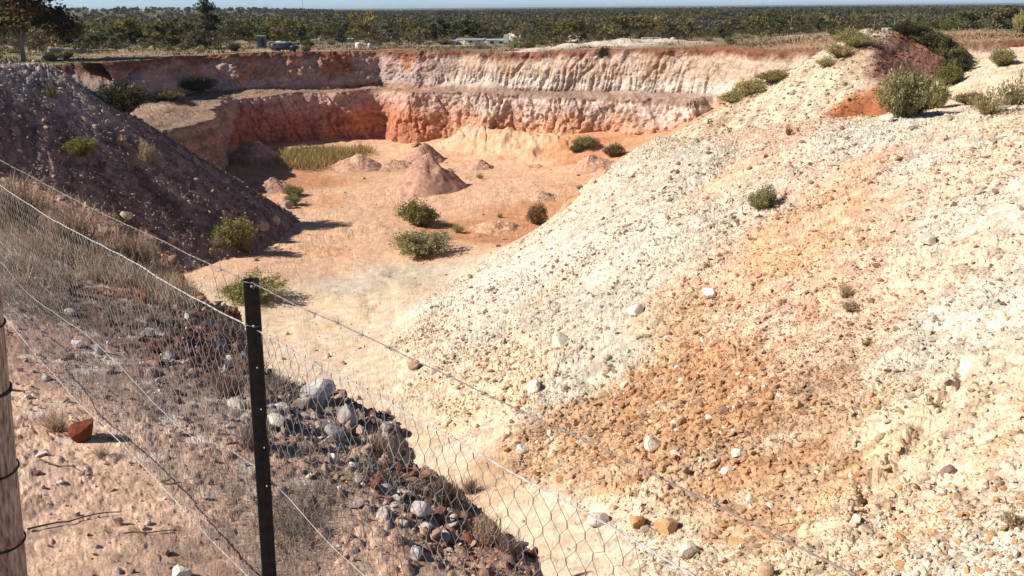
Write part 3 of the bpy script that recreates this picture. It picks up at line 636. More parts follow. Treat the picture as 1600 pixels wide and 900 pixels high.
stones('loose_gravel', VV[ix], sz, np.clip(tc, 0.02, .8), sink=0.3)['label'] = 'pale gravel lying all over the large white and ochre rubble slope'
# coarser rubble low on the slope, near the foot
foot = (ZF == 1) & (RT < 45); sdf = sdist(VV[:, 0], VV[:, 1], HEAP)
wg = np.where(foot, np.exp(-((sdf-3.5)/3.0)**2), 0)*np.clip(patch, 0.2, 1); ix = pick(foot & (wg > 0.01), 3000, wg)
sz = RS.uniform(0.10, 0.34, len(ix))*np.clip(RT[ix]/24, .6, 1.2)*RS.uniform(0.6, 1, len(ix)); tc = CC[ix]*RS.uniform(0.7, 1.1, (len(ix), 1)); wmask = RS.rand(len(ix)) < 0.08; tc[wmask] = (.66, .60, .52); q = RS.rand(len(ix)) > .8; tc[q] = (.50, .29, .15)
stones('rubble', VV[ix], sz, np.clip(tc, 0.02, .8), big=True, sink=0.3)['label'] = 'coarse cream and orange rubble along the foot of the large slope'
ix = pick((ZF == 0) & (RT < 130) & (patch > 0.35), 6000, np.clip(patch-0.2, 0.02, 1)**2)
stones('pit_gravel', VV[ix], np.clip(RS.pareto(2.5, len(ix))*0.05+0.05, 0.05, 0.35)*np.clip(RT[ix]/35, 0.6, 1.8), CC[ix]*RS.uniform(0.55, 1.05, (len(ix), 1)), sink=0.3)['label'] = 'scattered gravel on the sandy pit floor'
ix = pick((ZF == 2) & (RT < 90), 20000)
tc = CC[ix]*RS.uniform(0.5, 1.8, (len(ix), 1)); wmask = RS.rand(len(ix)) < 0.05; tc[wmask] = (.5, .44, .38)
stones('dark_gravel', VV[ix], np.clip(RS.pareto(2.4, len(ix))*0.07+0.07, 0.07, 0.45), np.clip(tc, 0.02, .6), sink=0.25)['label'] = 'dark gravel on the shaded spoil slope at left'
ix = pick((ZF == 6), 7000); tc = CC[ix]*RS.uniform(0.6, 1.15, (len(ix), 1))
stones('far_gravel', VV[ix], np.clip(RS.pareto(2.2, len(ix))*0.10+0.10, 0.1, 0.5), np.clip(tc, 0.02, .7), sink=0.25)['label'] = 'gravel on the far spoil heap at right'
# near bank
ed_ = sdist(VV[:, 0], VV[:, 1], EDGE)
mb = (ZF == 3) & (RT < 14) & (VV[:, 1] > 0.5)
wn = np.where(mb, 0.35+0.9*ss(2.4, 4.0, VV[:, 1]+0.25*VV[:, 0])+0.6*ss(1.2, 0.2, ed_), 0)*np.clip(0.5+fbm(VV[:, 0]*1.5, VV[:, 1]*1.5, 202, 3), 0.05, 1)
ix = pick(mb & (wn > 0), 26000, wn)
sz = np.clip(RS.pareto(2.6, len(ix))*0.010+0.007, 0.007, 0.065)*np.clip(RT[ix]/4, 0.6, 1.6)
tc = CC[ix]*RS.uniform(0.45, 1.3, (len(ix), 1)); q = RS.rand(len(ix)); tc[q < 0.14] = (.60, .55, .50); tc[q > 0.93] = (.18, .08, .055)
stones('bank_gravel', VV[ix], sz, np.clip(tc, 0.02, .75), sink=0.25, mat=M_STONE)['label'] = 'brown and pale gravel on the bank beside the wire fence'
mb = (ZF == 3) & (ed_ < 0.45) & (ed_ > -0.5) & (RT < 14); ix = pick(mb, 9000)
tc = CC[ix]*RS.uniform(0.5, 1.6, (len(ix), 1)); q = RS.rand(len(ix)); tc[q < 0.06] = (.50, .45, .40); tc[q > 0.80] = (.20, .085, .055)
stones('bank_clods', VV[ix], np.clip(RS.pareto(2.6, len(ix))*0.014+0.012, 0.012, 0.075)*np.clip(RT[ix]/4, .7, 1.6), np.clip(tc, 0.02, .75), big=True, sink=0.2)['label'] = 'dark red crumbling clods along the broken edge of the bank'

def rock(px, py, wpx, asp, c, label, seed, cat='rock', group=None, flat=None):
    x, y, z = hit(px, py+wpx*asp*0.4); d = hypot(x, y)*1.04; wm = wpx*d/F_PX*(.86 if d < 12 else 1)
    rs = np.random.RandomState(seed); V = IV3.copy()
    for j in range(11):
        n_ = rand_units(1, rs)[0]; d_ = rs.uniform(0.45, 0.80); q = V @ n_; V = V-np.clip(q-d_, 0, None)[:, None]*n_*0.92
    V += 0.014*rs.normal(size=V.shape); V *= np.array([0.60, 0.5, 0.58*asp])*wm
    o = mk('rock', V, IF3, M_STONE, np.clip(np.tile([c], (len(V), 1))*rs.uniform(0.85, 1.12, (len(V), 1)), 0, .85), loc=(x, y, z+wm*asp*0.3)); o.rotation_euler = (rs.uniform(-.2, .2), rs.uniform(-.2, .2), rs.uniform(0, 6))
    tag(o, label, cat, group); return o
for i, r in enumerate([
 (133,664,48,1.05,(.17,.055,.028),'rust-red rock with a dark shadow on the sandy ground, left of the wire fence'),
 (172,684,13,.8,(.25,.10,.06),'small red-brown stone just right of the rust-red rock'),
 (494,604,66,.8,(.42,.40,.39),'large jagged grey slab at the bank edge, right of the black post'),
 (545,640,48,1.0,(.36,.34,.34),'blue-grey upright rock at the bank edge beside the jagged slab'),
 (524,668,40,1.0,(.34,.33,.34),'smaller blue-grey rock leaning below the upright one'),
 (440,632,28,.7,(.60,.57,.52),'pale rock immediately right of the black post'),
 (432,655,44,.45,(.58,.54,.48),'long cream rock low down beside the black post'),
 (520,712,24,.8,(.66,.64,.60),'white rock in the dark rubble under the blue-grey rocks'),
 (552,724,26,.75,(.66,.64,.60),'chalky rock above the split brown stones'),
 (560,745,24,.9,(.40,.34,.29),'brown rounded stone in the rubble line by the netting'),
 (598,800,32,.8,(.62,.55,.46),'cream rock with a brown side, lower end of the stone row'),
 (558,782,30,.8,(.46,.38,.32),'half-brown rock beside the pale gravel patch'),
 (655,790,46,.8,(.60,.53,.50),'large pinkish rock behind the netting in the stone row'),
 (690,796,34,.9,(.20,.09,.06),'dark red rock touching the large pinkish one'),
 (663,820,36,.55,(.68,.65,.61),'flat white rock below the large pinkish one'),
 (694,836,36,.7,(.50,.46,.42),'grey stone right of the flat white rock'),
 (652,856,28,1.5,(.50,.49,.50),'tall narrow grey-white stone standing in the gravel'),
 (618,778,24,.6,(.66,.62,.56),'small whitish flake in the stone row'),
 (285,888,36,.9,(.70,.66,.58),'cream rock at the bottom edge left of the black post'),
 (148,852,14,.7,(.40,.33,.28),'brown pebble on bare sand, bottom left'),
 (232,816,12,.7,(.50,.44,.38),'grey pebble on bare sand near the bottom wire'),
 (185,890,16,.7,(.44,.38,.34),'greyish pebble at the bottom edge of the bare sand'),
 (207,892,12,.7,(.20,.14,.12),'dark pebble at the bottom edge of the bare sand'),
 (96,752,14,.6,(.60,.55,.50),'pale pebble right of the wooden post'),
 (265,553,24,.8,(.52,.49,.46),'light grey rock in the brown rubble left of the black post'),
 (232,516,24,.8,(.50,.47,.45),'grey rock at the top of the near rubble behind the netting'),
 (110,486,26,.5,(.52,.48,.44),'flat grey stone amid dry plants behind the netting'),
 (198,335,20,.7,(.50,.40,.30),'tan stone on the far end of the grassy bank'),
 (160,360,18,.7,(.44,.30,.20),'orange-brown stone in the grass of the bank'),
 (240,372,15,.9,(.46,.24,.13),'rusty boulder at the bank edge below the dark slope'),
 (268,376,13,.9,(.42,.27,.19),'brown boulder beside the rusty one at the bank edge'),
 (993,482,24,1.0,(.76,.74,.70),'bright white boulder in the middle of the pale rubble slope'),
 (875,530,28,1.1,(.66,.60,.50),'cream boulder on the slope left of the ochre patch'),
 (835,600,26,1.0,(.68,.62,.52),'white split boulder on the lower pale slope'),
 (1020,690,32,.7,(.72,.66,.55),'cream boulder lying in the ochre patch'),
 (1042,815,44,.85,(.58,.38,.20),'big orange boulder with a dark shadow at the slope foot'),
 (994,812,34,1.0,(.56,.33,.16),'rusty orange boulder left of the biggest one at the foot'),
 (1450,373,26,.8,(.60,.54,.46),'grey-cream boulder high on the right slope'),
 (1480,735,24,.8,(.24,.16,.14),'dark purple-brown stone on the right slope'),
 (648,567,22,.9,(.42,.26,.17),'brown stone alone on the smooth sand at the slope foot'),
 (1110,455,26,.6,(.70,.66,.58),'long white stone above the ochre patch'),
 (815,700,22,.8,(.70,.66,.60),'chalk-white stone near the foot of the slope'),
 (935,808,36,.9,(.58,.50,.46),'pinkish white rock where the slope meets the trench'),
 (1075,855,40,.8,(.66,.60,.52),'whitish lump near the top wire at the bottom'),
 (1150,845,36,.7,(.55,.36,.19),'flat ochre rock right of the whitish lump'),
 (1195,890,34,.9,(.56,.40,.25),'tan boulder cut by the bottom edge of the picture'),
 (1130,640,16,1.0,(.28,.18,.13),'dark stone inside the ochre patch'),
 (650,225,18,.5,(.40,.22,.15),'small red stone pile at the foot of the talus'),
 (430,345,18,.8,(.40,.32,.28),'grey-brown boulder at the foot of the dark slope'),
 (408,352,22,.9,(.38,.28,.24),'brown boulder beside the round shadowed bush'),
 (452,320,16,.9,(.34,.27,.22),'small boulder by the twin green bushes'),
 (1385,185,20,.7,(.62,.56,.46),'pale boulder under the tall bush on the right')]):
    rock(*r, 500+i)

# ------------------------------------------------------------------ mounds on the pit floor
def mound(px, py, wpx, hpx, c, label, seed, el=1.0, name='dirt_mound', rough=1.0):
    x, y, z = hit(px, py); d = hypot(x, y)*1.03; R = wpx/2*d/F_PX; Hh = hpx*d/F_PX*1.03
    rs = np.random.RandomState(seed); na, nr = 96, 44; a = np.linspace(0, 2*pi, na, endpoint=False); q = np.linspace(0, 1.12, nr)
    A, Q = np.meshgrid(a, q); rad_ = R*(1+0.13*vn(np.cos(A)*1.7+seed, np.sin(A)*1.7, seed)); X = x+np.cos(A)*Q*rad_; Y = y+R*0.0+np.sin(A)*Q*rad_*el
    prof = np.clip(1-Q, -0.2, 1); prof = prof-0.10*np.exp(-(Q/0.12)**2)
    g = height(X, Y, fine=False)[0]; base = g*np.clip(Q*1.6, 0, 1)+z*(1-np.clip(Q*1.6, 0, 1))
    pb, v = pebbles(X, Y, 0.28, seed, 0.9)
    Z = base-0.12+prof*Hh*(1+0.18*rough*vn(X/1.3, Y/1.3, seed+1))+0.07*pb*rough+0.16*rough*fbm(X/0.9, Y/0.9, seed+3, 3)*np.clip(prof*3, 0, 1)+0.05*rough*np.abs(vn(A*6, Q*1.5, seed+4))
    V = np.stack([X-x, Y-y, Z-z], -1).reshape(-1, 3); i_, j_ = np.meshgrid(np.arange(nr-1), np.arange(na), indexing='ij'); b = i_*na+j_; b2 = i_*na+(j_+1) % na
    F = np.stack([b, b2, b2+na, b+na], -1).reshape(-1, 4)
    k = np.tile([c], (len(V), 1))*(0.72+0.5*v.ravel())[:, None]*(1+0.15*fbm(X/0.7, Y/0.7, seed+7, 3)).ravel()[:, None]
    o = mk(name, V, F, M_EARTH, np.clip(k, 0.02, .8), smooth=True, loc=(x, y, z)); return tag(o, label, 'mound')
mound(668,292,118,50,(.46,.27,.20),'tall conical red-brown heap standing in the middle of the pit floor',301)
mound(660,250,72,26,(.44,.25,.19),'dark pinkish heap just behind the tall conical one',302)
mound(560,262,90,22,(.52,.32,.23),'low broad pink heap left of the tall conical one',303)
mound(618,262,78,14,(.50,.30,.21),'low hummock joining the broad heap and the conical one',304)
mound(400,250,96,30,(.46,.25,.20),'rounded purple-pink heap at the far left of the pit, beside the yellow grass',305)
mound(752,262,46,14,(.44,.26,.20),'small dark heap right of the conical one',306)
mound(922,262,70,20,(.50,.30,.21),'reddish heap below the pair of shrubs near the pale slope',307)
mound(940,275,40,18,(.46,.26,.17),'small rust heap at the edge of the pale slope',308)
mound(842,308,62,13,(.52,.33,.24),'low crumbly heap above the brown bush',309)
mound(775,357,88,13,(.56,.34,.22),'flat orange heap between the round bush and the brown bush',310)
mound(890,318,44,12,(.52,.27,.16),'flat orange ledge of dirt next to the pale slope',311)
mound(425,292,76,13,(.44,.27,.2),'low brown heap at the foot of the dark slope',312)
mound(700,268,30,7,(.48,.30,.22),'tiny heap at the right foot of the dark pinkish one',313)
mound(830,262,40,7,(.5,.31,.22),'thin ridge of dirt in front of the talus',314)
for i, (px, py, wpx, hpx, c, l) in enumerate([(800,66,56,15,(.58,.49,.40),'pale spoil mound on the far rim, left of the two white mounds'),
   (862,64,36,10,(.60,.53,.44),'white spoil mound on the far rim in front of the dark tree'),(900,63,50,12,(.60,.52,.43),'broad white spoil mound on the far rim'),
   (755,68,40,8,(.52,.42,.34),'low spoil mound on the rim by the white sheds'),(722,70,34,7,(.48,.38,.31),'leftmost low spoil mound on the far rim')]):
    mound(px, py, wpx, hpx, c, l, 330+i, 1.0, 'spoil_mound', 1.6)

# ------------------------------------------------------------------ shrubs
def bush_mesh(seed, n, card, cols, up=0.6, stems=26, lump=0.35, flat=1.0, spiky=0.5):
    """unit bush: radius 1 in plan, height about 1"""
    rs = np.random.RandomState(seed); 
    ns = 150; sk = rs.normal(0, .13, 2); ang = rs.uniform(0, 2*pi, ns); rad_ = np.sqrt(rs.uniform(0, 1, ns))*0.92
    tipz = np.sqrt(np.clip(1-rad_**2*0.85, 0, 1))*rs.uniform(1-lump, 1.08, ns)*flat
    tipz *= np.clip(1+sk[0]*1.2*np.cos(ang)+0.25*vn(np.cos(ang)*1.6+seed, np.sin(ang)*1.6+rad_, seed), .35, 1.3); rad_ = rad_*(1+0.22*vn(np.cos(ang)*1.8, np.sin(ang)*1.8+seed, seed+1))
    tips = np.stack([np.cos(ang)*rad_+sk[0]*tipz*.4, np.sin(ang)*rad_+sk[1]*tipz*.4, tipz], 1); base = tips*np.array([.12, .12, 0])
    k = rs.randint(0, ns, n); t = rs.uniform(0.0, 1, n)**0.55
    C = base[k]*(1-t[:, None])+tips[k]*t[:, None]; C[:, 2] = np.minimum(C[:, 2], 2); C += rs.normal(0, 0.055, C.shape)
    C[:, 2] = np.abs(C[:, 2])+0.01
    D = tips[k]-base[k]; D /= np.linalg.norm(D, axis=1, keepdims=True); D = D*spiky*1.6+rand_units(n, rs); D /= np.linalg.norm(D, axis=1, keepdims=True)
    cl = np.array(cols)[rs.randint(0, len(cols), ns)][k]*rs.uniform(0.7, 1.25, (n, 1))
    V, F, c = cards(C, card*rs.uniform(0.6, 1.2, n), cl, rs, 2.2, D)
    S = MB(); m = tips[:stems]*0.9; b = base[:stems]*np.array([1, 1, 0]); mid = (b+m)/2+rs.normal(0, 0.04, m.shape)
    S.tubes(b-np.array([0, 0, .08]), mid, 0.022, 0.014, 4); S.tubes(mid, m, 0.014, 0.005, 3)
    return V, F, c, S
BUSH = {}; BUSH_N = []
PAL = {'olive': [(.25,.23,.095),(.31,.28,.11),(.18,.17,.065)], 'grey': [(.36,.33,.17),(.42,.38,.21),(.26,.24,.11)], 'lime': [(.25,.24,.075),(.19,.20,.06)], 'dark': [(.055,.06,.03),(.08,.08,.035),(.10,.09,.05)],
       'brown': [(.22,.16,.08),(.28,.20,.10),(.15,.12,.06)], 'yellow': [(.40,.36,.15),(.33,.31,.13)], 'straw': [(.42,.33,.19),(.34,.26,.15),(.48,.40,.26)]}
SHAPE = {'round': dict(n=7000, card=.045, flat=1.0, spiky=.5), 'low': dict(n=7000, card=.042, flat=1.0, lump=.3, spiky=.6), 'thin': dict(n=1500, card=.05, flat=1.0, lump=.6, spiky=1.2), 'tiny': dict(n=500, card=.10, lump=.5)}
def shrub(px, py, wpx, hpx, pal, shape, label, group=None, name='bush', var=0, depth=1.0):
    x, y, z = hit(px, py); d = hypot(x, y)*1.03; R = wpx/2*d/F_PX*1.12; Hh = hpx*d/F_PX*.9
    z = gz(x, y)
    if abs(gz(x, y+R*0.5)-z) < 0.6*R+.15: y += R*0.5; z = gz(x, y)
    var = len(BUSH_N) % 3; BUSH_N.append(1); k = (pal, shape, var)
    if k not in BUSH:
        V, F, c, S = bush_mesh(900+len(BUSH), cols=PAL[pal], **SHAPE[shape]); e = empty(name, (x, y, z))
        f = mk('foliage', V, F, M_LEAF, np.clip(c, .01, .8), e); s_ = S.build('stem', M_BARK, e); BUSH[k] = e
    else: e = copy_tree(BUSH[k]); e.name = name
    e.location = (x, y, z-0.04*Hh); e.scale = (R, R*depth, Hh); e.rotation_euler = (0, 0, random.uniform(0, 6)); 
    for kk in ('label', 'category', 'group'):
        if kk in e: del e[kk]
    return tag(e, label, 'shrub' if 'grass' not in name else 'grass tuft', group)
for a in [
 (361,392,76,46,'olive','round','round olive bush at the foot of the dark slope, throwing a long shadow'),
 (655,356,70,44,'olive','round','dome-shaped olive bush in the centre of the pit floor'),
 (656,402,112,40,'grey','low','wide low grey-green bush in front of the dome-shaped one'),
 (838,352,38,34,'brown','round','small brown bush right next to the pale slope'),
 (455,308,32,16,'olive','low','upper of the two small bushes at the foot of the dark slope'),
 (455,322,28,18,'grey','round','lower paler of the two small bushes at the foot of the dark slope'),
 (386,474,100,40,'yellow','low','yellow-green bush spreading behind the top of the black post'),
 (915,236,44,18,'grey','low','grey-green bush near the foot of the far lower face'),
 (899,240,20,15,'olive','round','small dark bush left of the grey-green one near the far face'),
 (960,247,34,24,'brown','low','brownish bush where the pit floor meets the pale slope'),
 (1193,330,42,36,'grey','round','single grey-green bush high on the pale rubble slope'),
 (1419,186,74,72,'grey','round','tall grey-green bush at the foot of the far right heap'),
 (1462,170,48,44,'yellow','round','yellowish bush right of the tall grey-green one'),
 (1440,178,26,26,'olive','round','small bush tucked between the tall bush and the yellowish one'),
 (1485,135,40,34,'olive','round','olive bush low in the shade of the far right heap'),
 (1572,104,34,24,'yellow','round','small straw-coloured bush on the far right slope'),
 (1550,182,54,40,'grey','thin','sparse grey bush at right on the flat white ground'),
 (1592,166,50,48,'olive','thin','sparse dark bush at the right edge of the picture'),
 (1520,165,40,18,'brown','low','low brown scrub left of the sparse grey bush'),
 (1598,52,22,28,'yellow','round','yellowish bush on the skyline heap at the right edge'),
 (182,170,76,42,'dark','low','dark spreading bush beyond the crest of the dark slope'),
 (300,143,72,22,'dark','low','dark low bush on the quarry bench at left'),
 (262,158,44,14,'brown','low','brown scrub on the bench corner at left'),
 (121,250,46,28,'lime','round','bright green plant on the dark slope'),
 (80,155,14,22,'brown','tiny','little brown plant near the crest of the dark slope'),
 (188,225,16,12,'straw','tiny','pale sprig in the middle of the dark slope'),
 (228,260,26,44,'straw','thin','tall sparse plant growing on the dark slope'),
 (1101,142,34,16,'olive','low','bush at the right end of the quarry bench'),
 (1062,140,24,10,'brown','low','low scrub on the bench left of the end bush'),
 (870,142,46,10,'straw','low','pale dry scrub on the middle of the bench'),
 (828,140,26,8,'brown','low','small dark scrub on the bench'),
 (1345,78,60,22,'yellow','low','grassy clump on the left shoulder of the far right heap'),
 (1318,92,46,18,'yellow','low','grassy clump below the first on the far right heap'),
 (1295,104,30,12,'yellow','low','lowest grassy clump on the far right heap'),
 (1150,160,46,22,'yellow','low','yellow-green scrub in the gap below the upper face'),
 (1180,148,50,20,'yellow','low','yellow-green scrub higher up the gap'),
 (1212,132,50,16,'olive','low','olive scrub at the top of the gap'),
 (750,280,13,12,'yellow','tiny','tiny green plant right of the conical heap'),
 (697,298,11,11,'grey','tiny','tiny plant at the right foot of the conical heap'),
 (716,364,20,16,'yellow','tiny','little plant right of the dome-shaped bush'),
 (781,341,10,10,'grey','tiny','very small plant on open sand near the brown bush'),
 (907,297,13,10,'grey','tiny','small plant between the heaps and the pale slope'),
 (384,396,18,20,'yellow','tiny','little plant at the right foot of the olive bush in shadow'),
 (341,390,22,24,'straw','thin','dead grey shrub left of the round olive bush'),
 (1322,468,22,34,'straw','thin','thin grey sprig on the ochre part of the slope'),
 (1334,490,40,14,'straw','tiny','flattened dead twigs below the thin grey sprig'),
 (1358,542,20,12,'brown','tiny','dry tuft lower on the peach slope'),
 (1233,212,10,22,'brown','thin','thin dry stalk plant on the crest of the pale slope'),
 (1105,420,16,10,'straw','tiny','pale tuft left of the peach part of the slope'),
 (866,64,30,12,'olive','low','bush on the rim right of the white sheds'),
 (832,64,22,8,'grey','low','low bush on the rim between two spoil mounds'),
 (975,56,34,12,'olive','low','bush on top of the long pale spoil bank'),
 (1048,58,18,8,'brown','low','little bush right of the one on the pale spoil bank'),
 (730,68,36,12,'grey','low','bush on the rim in front of the white sheds'),
 (695,70,30,10,'brown','low','brown bush on the rim left of the white sheds'),
 (1588,830,36,40,'straw','tiny','few dry twigs at the right edge of the pale slope')]:
    shrub(*a)
shrub(960,247,12,10,'dark','round','dark bush clinging to the upper quarry face'); e_ = [o for o in COL.objects if o.get('label') == 'dark bush clinging to the upper quarry face'][0]
e_.location = atY(942, 96, 126.9); e_.scale = (1.15, 1.0, 2.0)
for i, (px, py, wp, hp) in enumerate([(1425,62,50,16),(1450,72,44,22),(1468,84,44,24),(1485,96,46,26),(1500,110,44,24),(1440,58,30,12)]):
    shrub(px, py+4, wp, hp, 'olive' if i % 2 else 'dark', 'round', ['topmost','second','third','fourth','lowest','small crest'][i]+' dark green bush down the shaded side of the far right heap', 'bushes down the shaded side of the far right heap')

# ------------------------------------------------------------------ dry grass and tangles on the near bank
def grass_stuff(name, label, mask, n, wgt, hgt, wid, cols, lean=0.5, bendf=0.25):
    ix = pick(mask, n, wgt); b = VV[ix]+RS.normal(0, 1, (n, 3))*(0.01+np.where(RT[ix] > 60, 0.006, 0)*RT[ix])[:, None]*np.array([1, 1, 0]); h = hgt*RS.uniform(0.4, 1.15, n)
    d = RS.normal(0, lean, (n, 3)); d[:, 2] = 1; d /= np.linalg.norm(d, axis=1, keepdims=True)
    tip = b+d*h[:, None]; tip[:, :2] += RS.normal(0, .12, (n, 2))*h[:, None]; bend = RS.normal(0, bendf, (n, 3))*h[:, None]*0.4
    cl = np.array(cols)[RS.randint(0, len(cols), n)]*RS.uniform(0.7, 1.25, (n, 1))
    V, F4, F3, c = blades(b-np.array([0, 0, .01]), tip, bend, wid*RS.uniform(0.6, 1.3, n), cl)
    o = mk(name, V, [F4, F3], M_DRY, np.clip(c, .01, .8)); o['label'] = label; return tag(o, kind='stuff')
X_, Y_ = VV[:, 0], VV[:, 1]
pxx, pyy = None, None
Cam = VV.astype(float) @ RM; PXX = 800+F_PX*Cam[:, 0]/-Cam[:, 2]; PYY = 450-F_PX*Cam[:, 1]/-Cam[:, 2]
def blob(lst):
    w_ = np.zeros(len(VV))
    for x0, y0, rx, ry, k in lst:
        w_ = np.maximum(w_, k*np.exp(-1.6*(((PXX-x0)/rx)**2+((PYY-y0)/ry)**2)))
    return w_
nb = (ZF == 3) & (RT < 16)
tuft = np.clip(0.45+1.0*fbm(X_*2.2, Y_*2.2, 211, 2), 0.02, 1)**2
w1 = blob([(60,400,120,50,1),(150,350,90,40,.6),(180,410,120,40,1),(40,340,80,40,.8),(260,440,60,40,.5)])*tuft
grass_stuff('dry_grass', 'straw-coloured dry grass on the bank at left behind the fence', nb & (w1 > .02), 15000, w1, 0.17, 0.005, [(.52,.39,.25),(.42,.31,.20),(.58,.46,.31),(.33,.25,.17)], 0.45)
w2 = blob([(560,720,70,50,.5),(680,820,70,50,.5),(330,500,120,35,1),(400,600,80,60,.8),(230,470,120,40,.7),(80,470,90,40,.8)])*tuft
grass_stuff('dead_scrub', 'grey dead scrub behind the netting left of the black post', nb & (w2 > .02), 10000, w2, 0.11, 0.0035, [(.28,.22,.19),(.22,.17,.15),(.36,.30,.26)], 0.9, .6)
w3 = blob([(350,710,80,45,1),(470,820,90,60,1),(350,780,50,60,.5),(440,690,60,35,.5),(420,880,70,40,.6),(80,660,40,18,.25),(165,705,30,14,.15)])*tuft
grass_stuff('dead_tangle', 'tangle of grey-brown dead stems on the ground around the black post', nb & (w3 > .02), 8000, w3, 0.06, 0.0018, [(.30,.23,.19),(.24,.17,.14),(.42,.34,.28),(.20,.15,.13)], 1.2, .8)
# yellow grass in the pit
mp = (ZF == 0) | (ZF == 4)
w4 = blob([(500,246,70,14,1),(430,252,45,8,.6),(400,256,40,6,.5),(560,238,22,7,.7),(470,262,60,6,.5)])
grass_stuff('yellow_grass', 'patch of tall yellow grass at the far left of the pit floor', (RT > 60) & (RT < 140) & (VV[:, 2] < -17.5) & (w4 > .25), 9000, np.where(w4 > .25, w4, 0), 1.0, 0.08, [(.38,.27,.11),(.44,.33,.15),(.30,.25,.10)], 0.25, .2)
rim = (ZF == 5) & (RT > 95) & (RT < 200); w5 = np.where(rim, np.clip(0.5+fbm(X_/5, Y_/5, 215, 3), 0.03, 1), 0.)
grass_stuff('rim_grass', 'pale dry grass and low scrub along the far rim before the trees', rim & (w5 > 0), 9000, w5**1.5, 0.40, 0.12, [(.30,.26,.15),(.22,.20,.10),(.36,.30,.20),(.15,.15,.07),(.24,.17,.11)], 0.8, .3)
rs5 = np.where(rim & (RT > 118), np.clip(fbm(X_/6, Y_/6, 216, 3)+0.1, 0, 1), 0); grass_stuff('rim_scrub', 'dark knee-high scrub scattered along the far rim', rs5 > 0.02, 8000, rs5, 0.5, 0.16, [(.12,.12,.06),(.17,.16,.09),(.10,.09,.05),(.22,.19,.12)], 0.7, .3)
w6 = np.where((ZF == 4) & (VV[:, 2] > -13.2) & (VV[:, 2] < -10.8) & (RT > 90), np.clip(fbm(X_/4, Y_/4, 219, 2), 0, 1), 0)
grass_stuff('bench_grass', 'thin dry grass along the quarry bench', w6 > 0.05, 900, w6, 0.4, 0.07, [(.30,.26,.15),(.24,.18,.10)], 0.5, .3)
# single tufts that stand out
def tuft_thing(px, py, hpx, n, cols, label, spread=0.35, group=None, lean=.35):
    x, y, z = hit(px, py); d = hypot(x, y)*1.05; h0 = hpx*d/F_PX; b = np.zeros((n, 3)); b[:, :2] = RS.normal(0, h0*spread*0.35, (n, 2))
    dd = RS.normal(0, lean, (n, 3)); dd[:, 2] = 1; dd /= np.linalg.norm(dd, axis=1, keepdims=True); tip = b+dd*(h0*RS.uniform(0.5, 1.1, n))[:, None]
    cl = np.array(cols)[RS.randint(0, len(cols), n)]*RS.uniform(0.7, 1.25, (n, 1))
    V, F4, F3, c = blades(b-np.array([0, 0, h0*.05]), tip, RS.normal(0, .1, (n, 3))*h0, h0*0.022, cl)
    o = mk('grass_tuft', V, [F4, F3], M_DRY, np.clip(c, 0, .8), loc=(x, y, z)); return tag(o, label, 'grass tuft', group)
ST = [(.48,.36,.24),(.40,.30,.2),(.30,.22,.15)]; DK = [(.22,.16,.13),(.30,.22,.17),(.16,.11,.09)]
tuft_thing(592,712,52,260,ST,'straw tuft at the bank edge below the blue-grey rocks')
tuft_thing(700,790,60,260,DK,'brown tuft at the bank edge above the large pinkish rock')
tuft_thing(765,850,62,300,ST,'dry tuft on the bank edge in the middle of the hexagonal netting')
tuft_thing(735,770,36,200,DK,'small dark tuft high on the crumbling edge behind the netting')
tuft_thing(800,870,50,240,DK,'dark tuft low on the crumbling edge behind the netting')
tuft_thing(360,620,50,300,DK,'grey dead tuft immediately left of the black post')
tuft_thing(400,700,60,260,DK,'dead tuft standing behind the lower part of the black post')
tuft_thing(88,672,34,220,ST,'dry tuft left of the rust-red rock',lean=.8)
tuft_thing(160,712,26,120,ST,'little dry tuft below the rust-red rock',lean=.9)
tuft_thing(30,350,70,340,ST,'tall straw tuft at the left edge behind the top wires')
tuft_thing(110,390,70,340,ST,'full straw tuft between the two top wires at left')
tuft_thing(215,420,55,300,ST,'straw tuft lower down the bank under the top wires')
def stalk(px, py0, py1, lean, c, label, kids=3):
    x, y, z = hit(px, py0) if py0 < 900 else (0, 0, 0); d = hypot(x, y)*1.03; h0 = (py0-py1)*d/F_PX; m = MB(); t = np.linspace(0, 1, 7)[:, None]
    P = np.array([[0, 0, -.05*h0]])*(1-t)+t*np.array([[lean*h0, 0, h0]])+0.02*h0*np.sin(t*5)*np.array([[1, .5, 0]]); m.path(P, np.linspace(.012, .004, 7)*h0*0.45, 5)
    for k in range(kids):
        q = P[2+k]; m.path([q, q+np.array([(-1)**k*.05, .02, .08])*h0, q+np.array([(-1)**k*.07, .03, .16])*h0], [.0028*h0, .002*h0, .001*h0], 4)
    o = m.build('dry_stalk', M_BARK, loc=(x, y, z)); return tag(o, label, 'dry stalk')
stalk(347,505,398,-.03,0,'thin upright dry stalk left of the black post top')
stalk(380,530,402,-.16,0,'leaning dry stalk almost touching the black post')
stalk(38,318,180,-.08,0,'tall dark dry stalk at the far left against the dark slope')
def stick(p0, p1, r, label):
    a = np.array(hit(*p0)); b = np.array(hit(*p1)); t = np.linspace(0, 1, 8)[:, None]; P = a*(1-t)+b*t; P[:, 2] = height(P[:, 0], P[:, 1], fine=False)[0]+r*2.5+0.004; P[:, :2] += RS.normal(0, .006, (8, 2))
    m = MB(); m.path(P-a, np.linspace(1, .5, 8)*r, 5); o = m.build('fallen_twig', M_BARK, loc=a); tag(o, label, 'twig')
stick((45,832),(190,802),.004,'curved dark twig lying on bare sand right of the wooden post')
stick((195,838),(290,832),.003,'thin twig on bare sand near the bottom wire')
stick((255,757),(272,750),.004,'short dark twig tip by the bottom wire')
stick((60,722),(130,738),.004,'broken twig on the sand between post and wire')

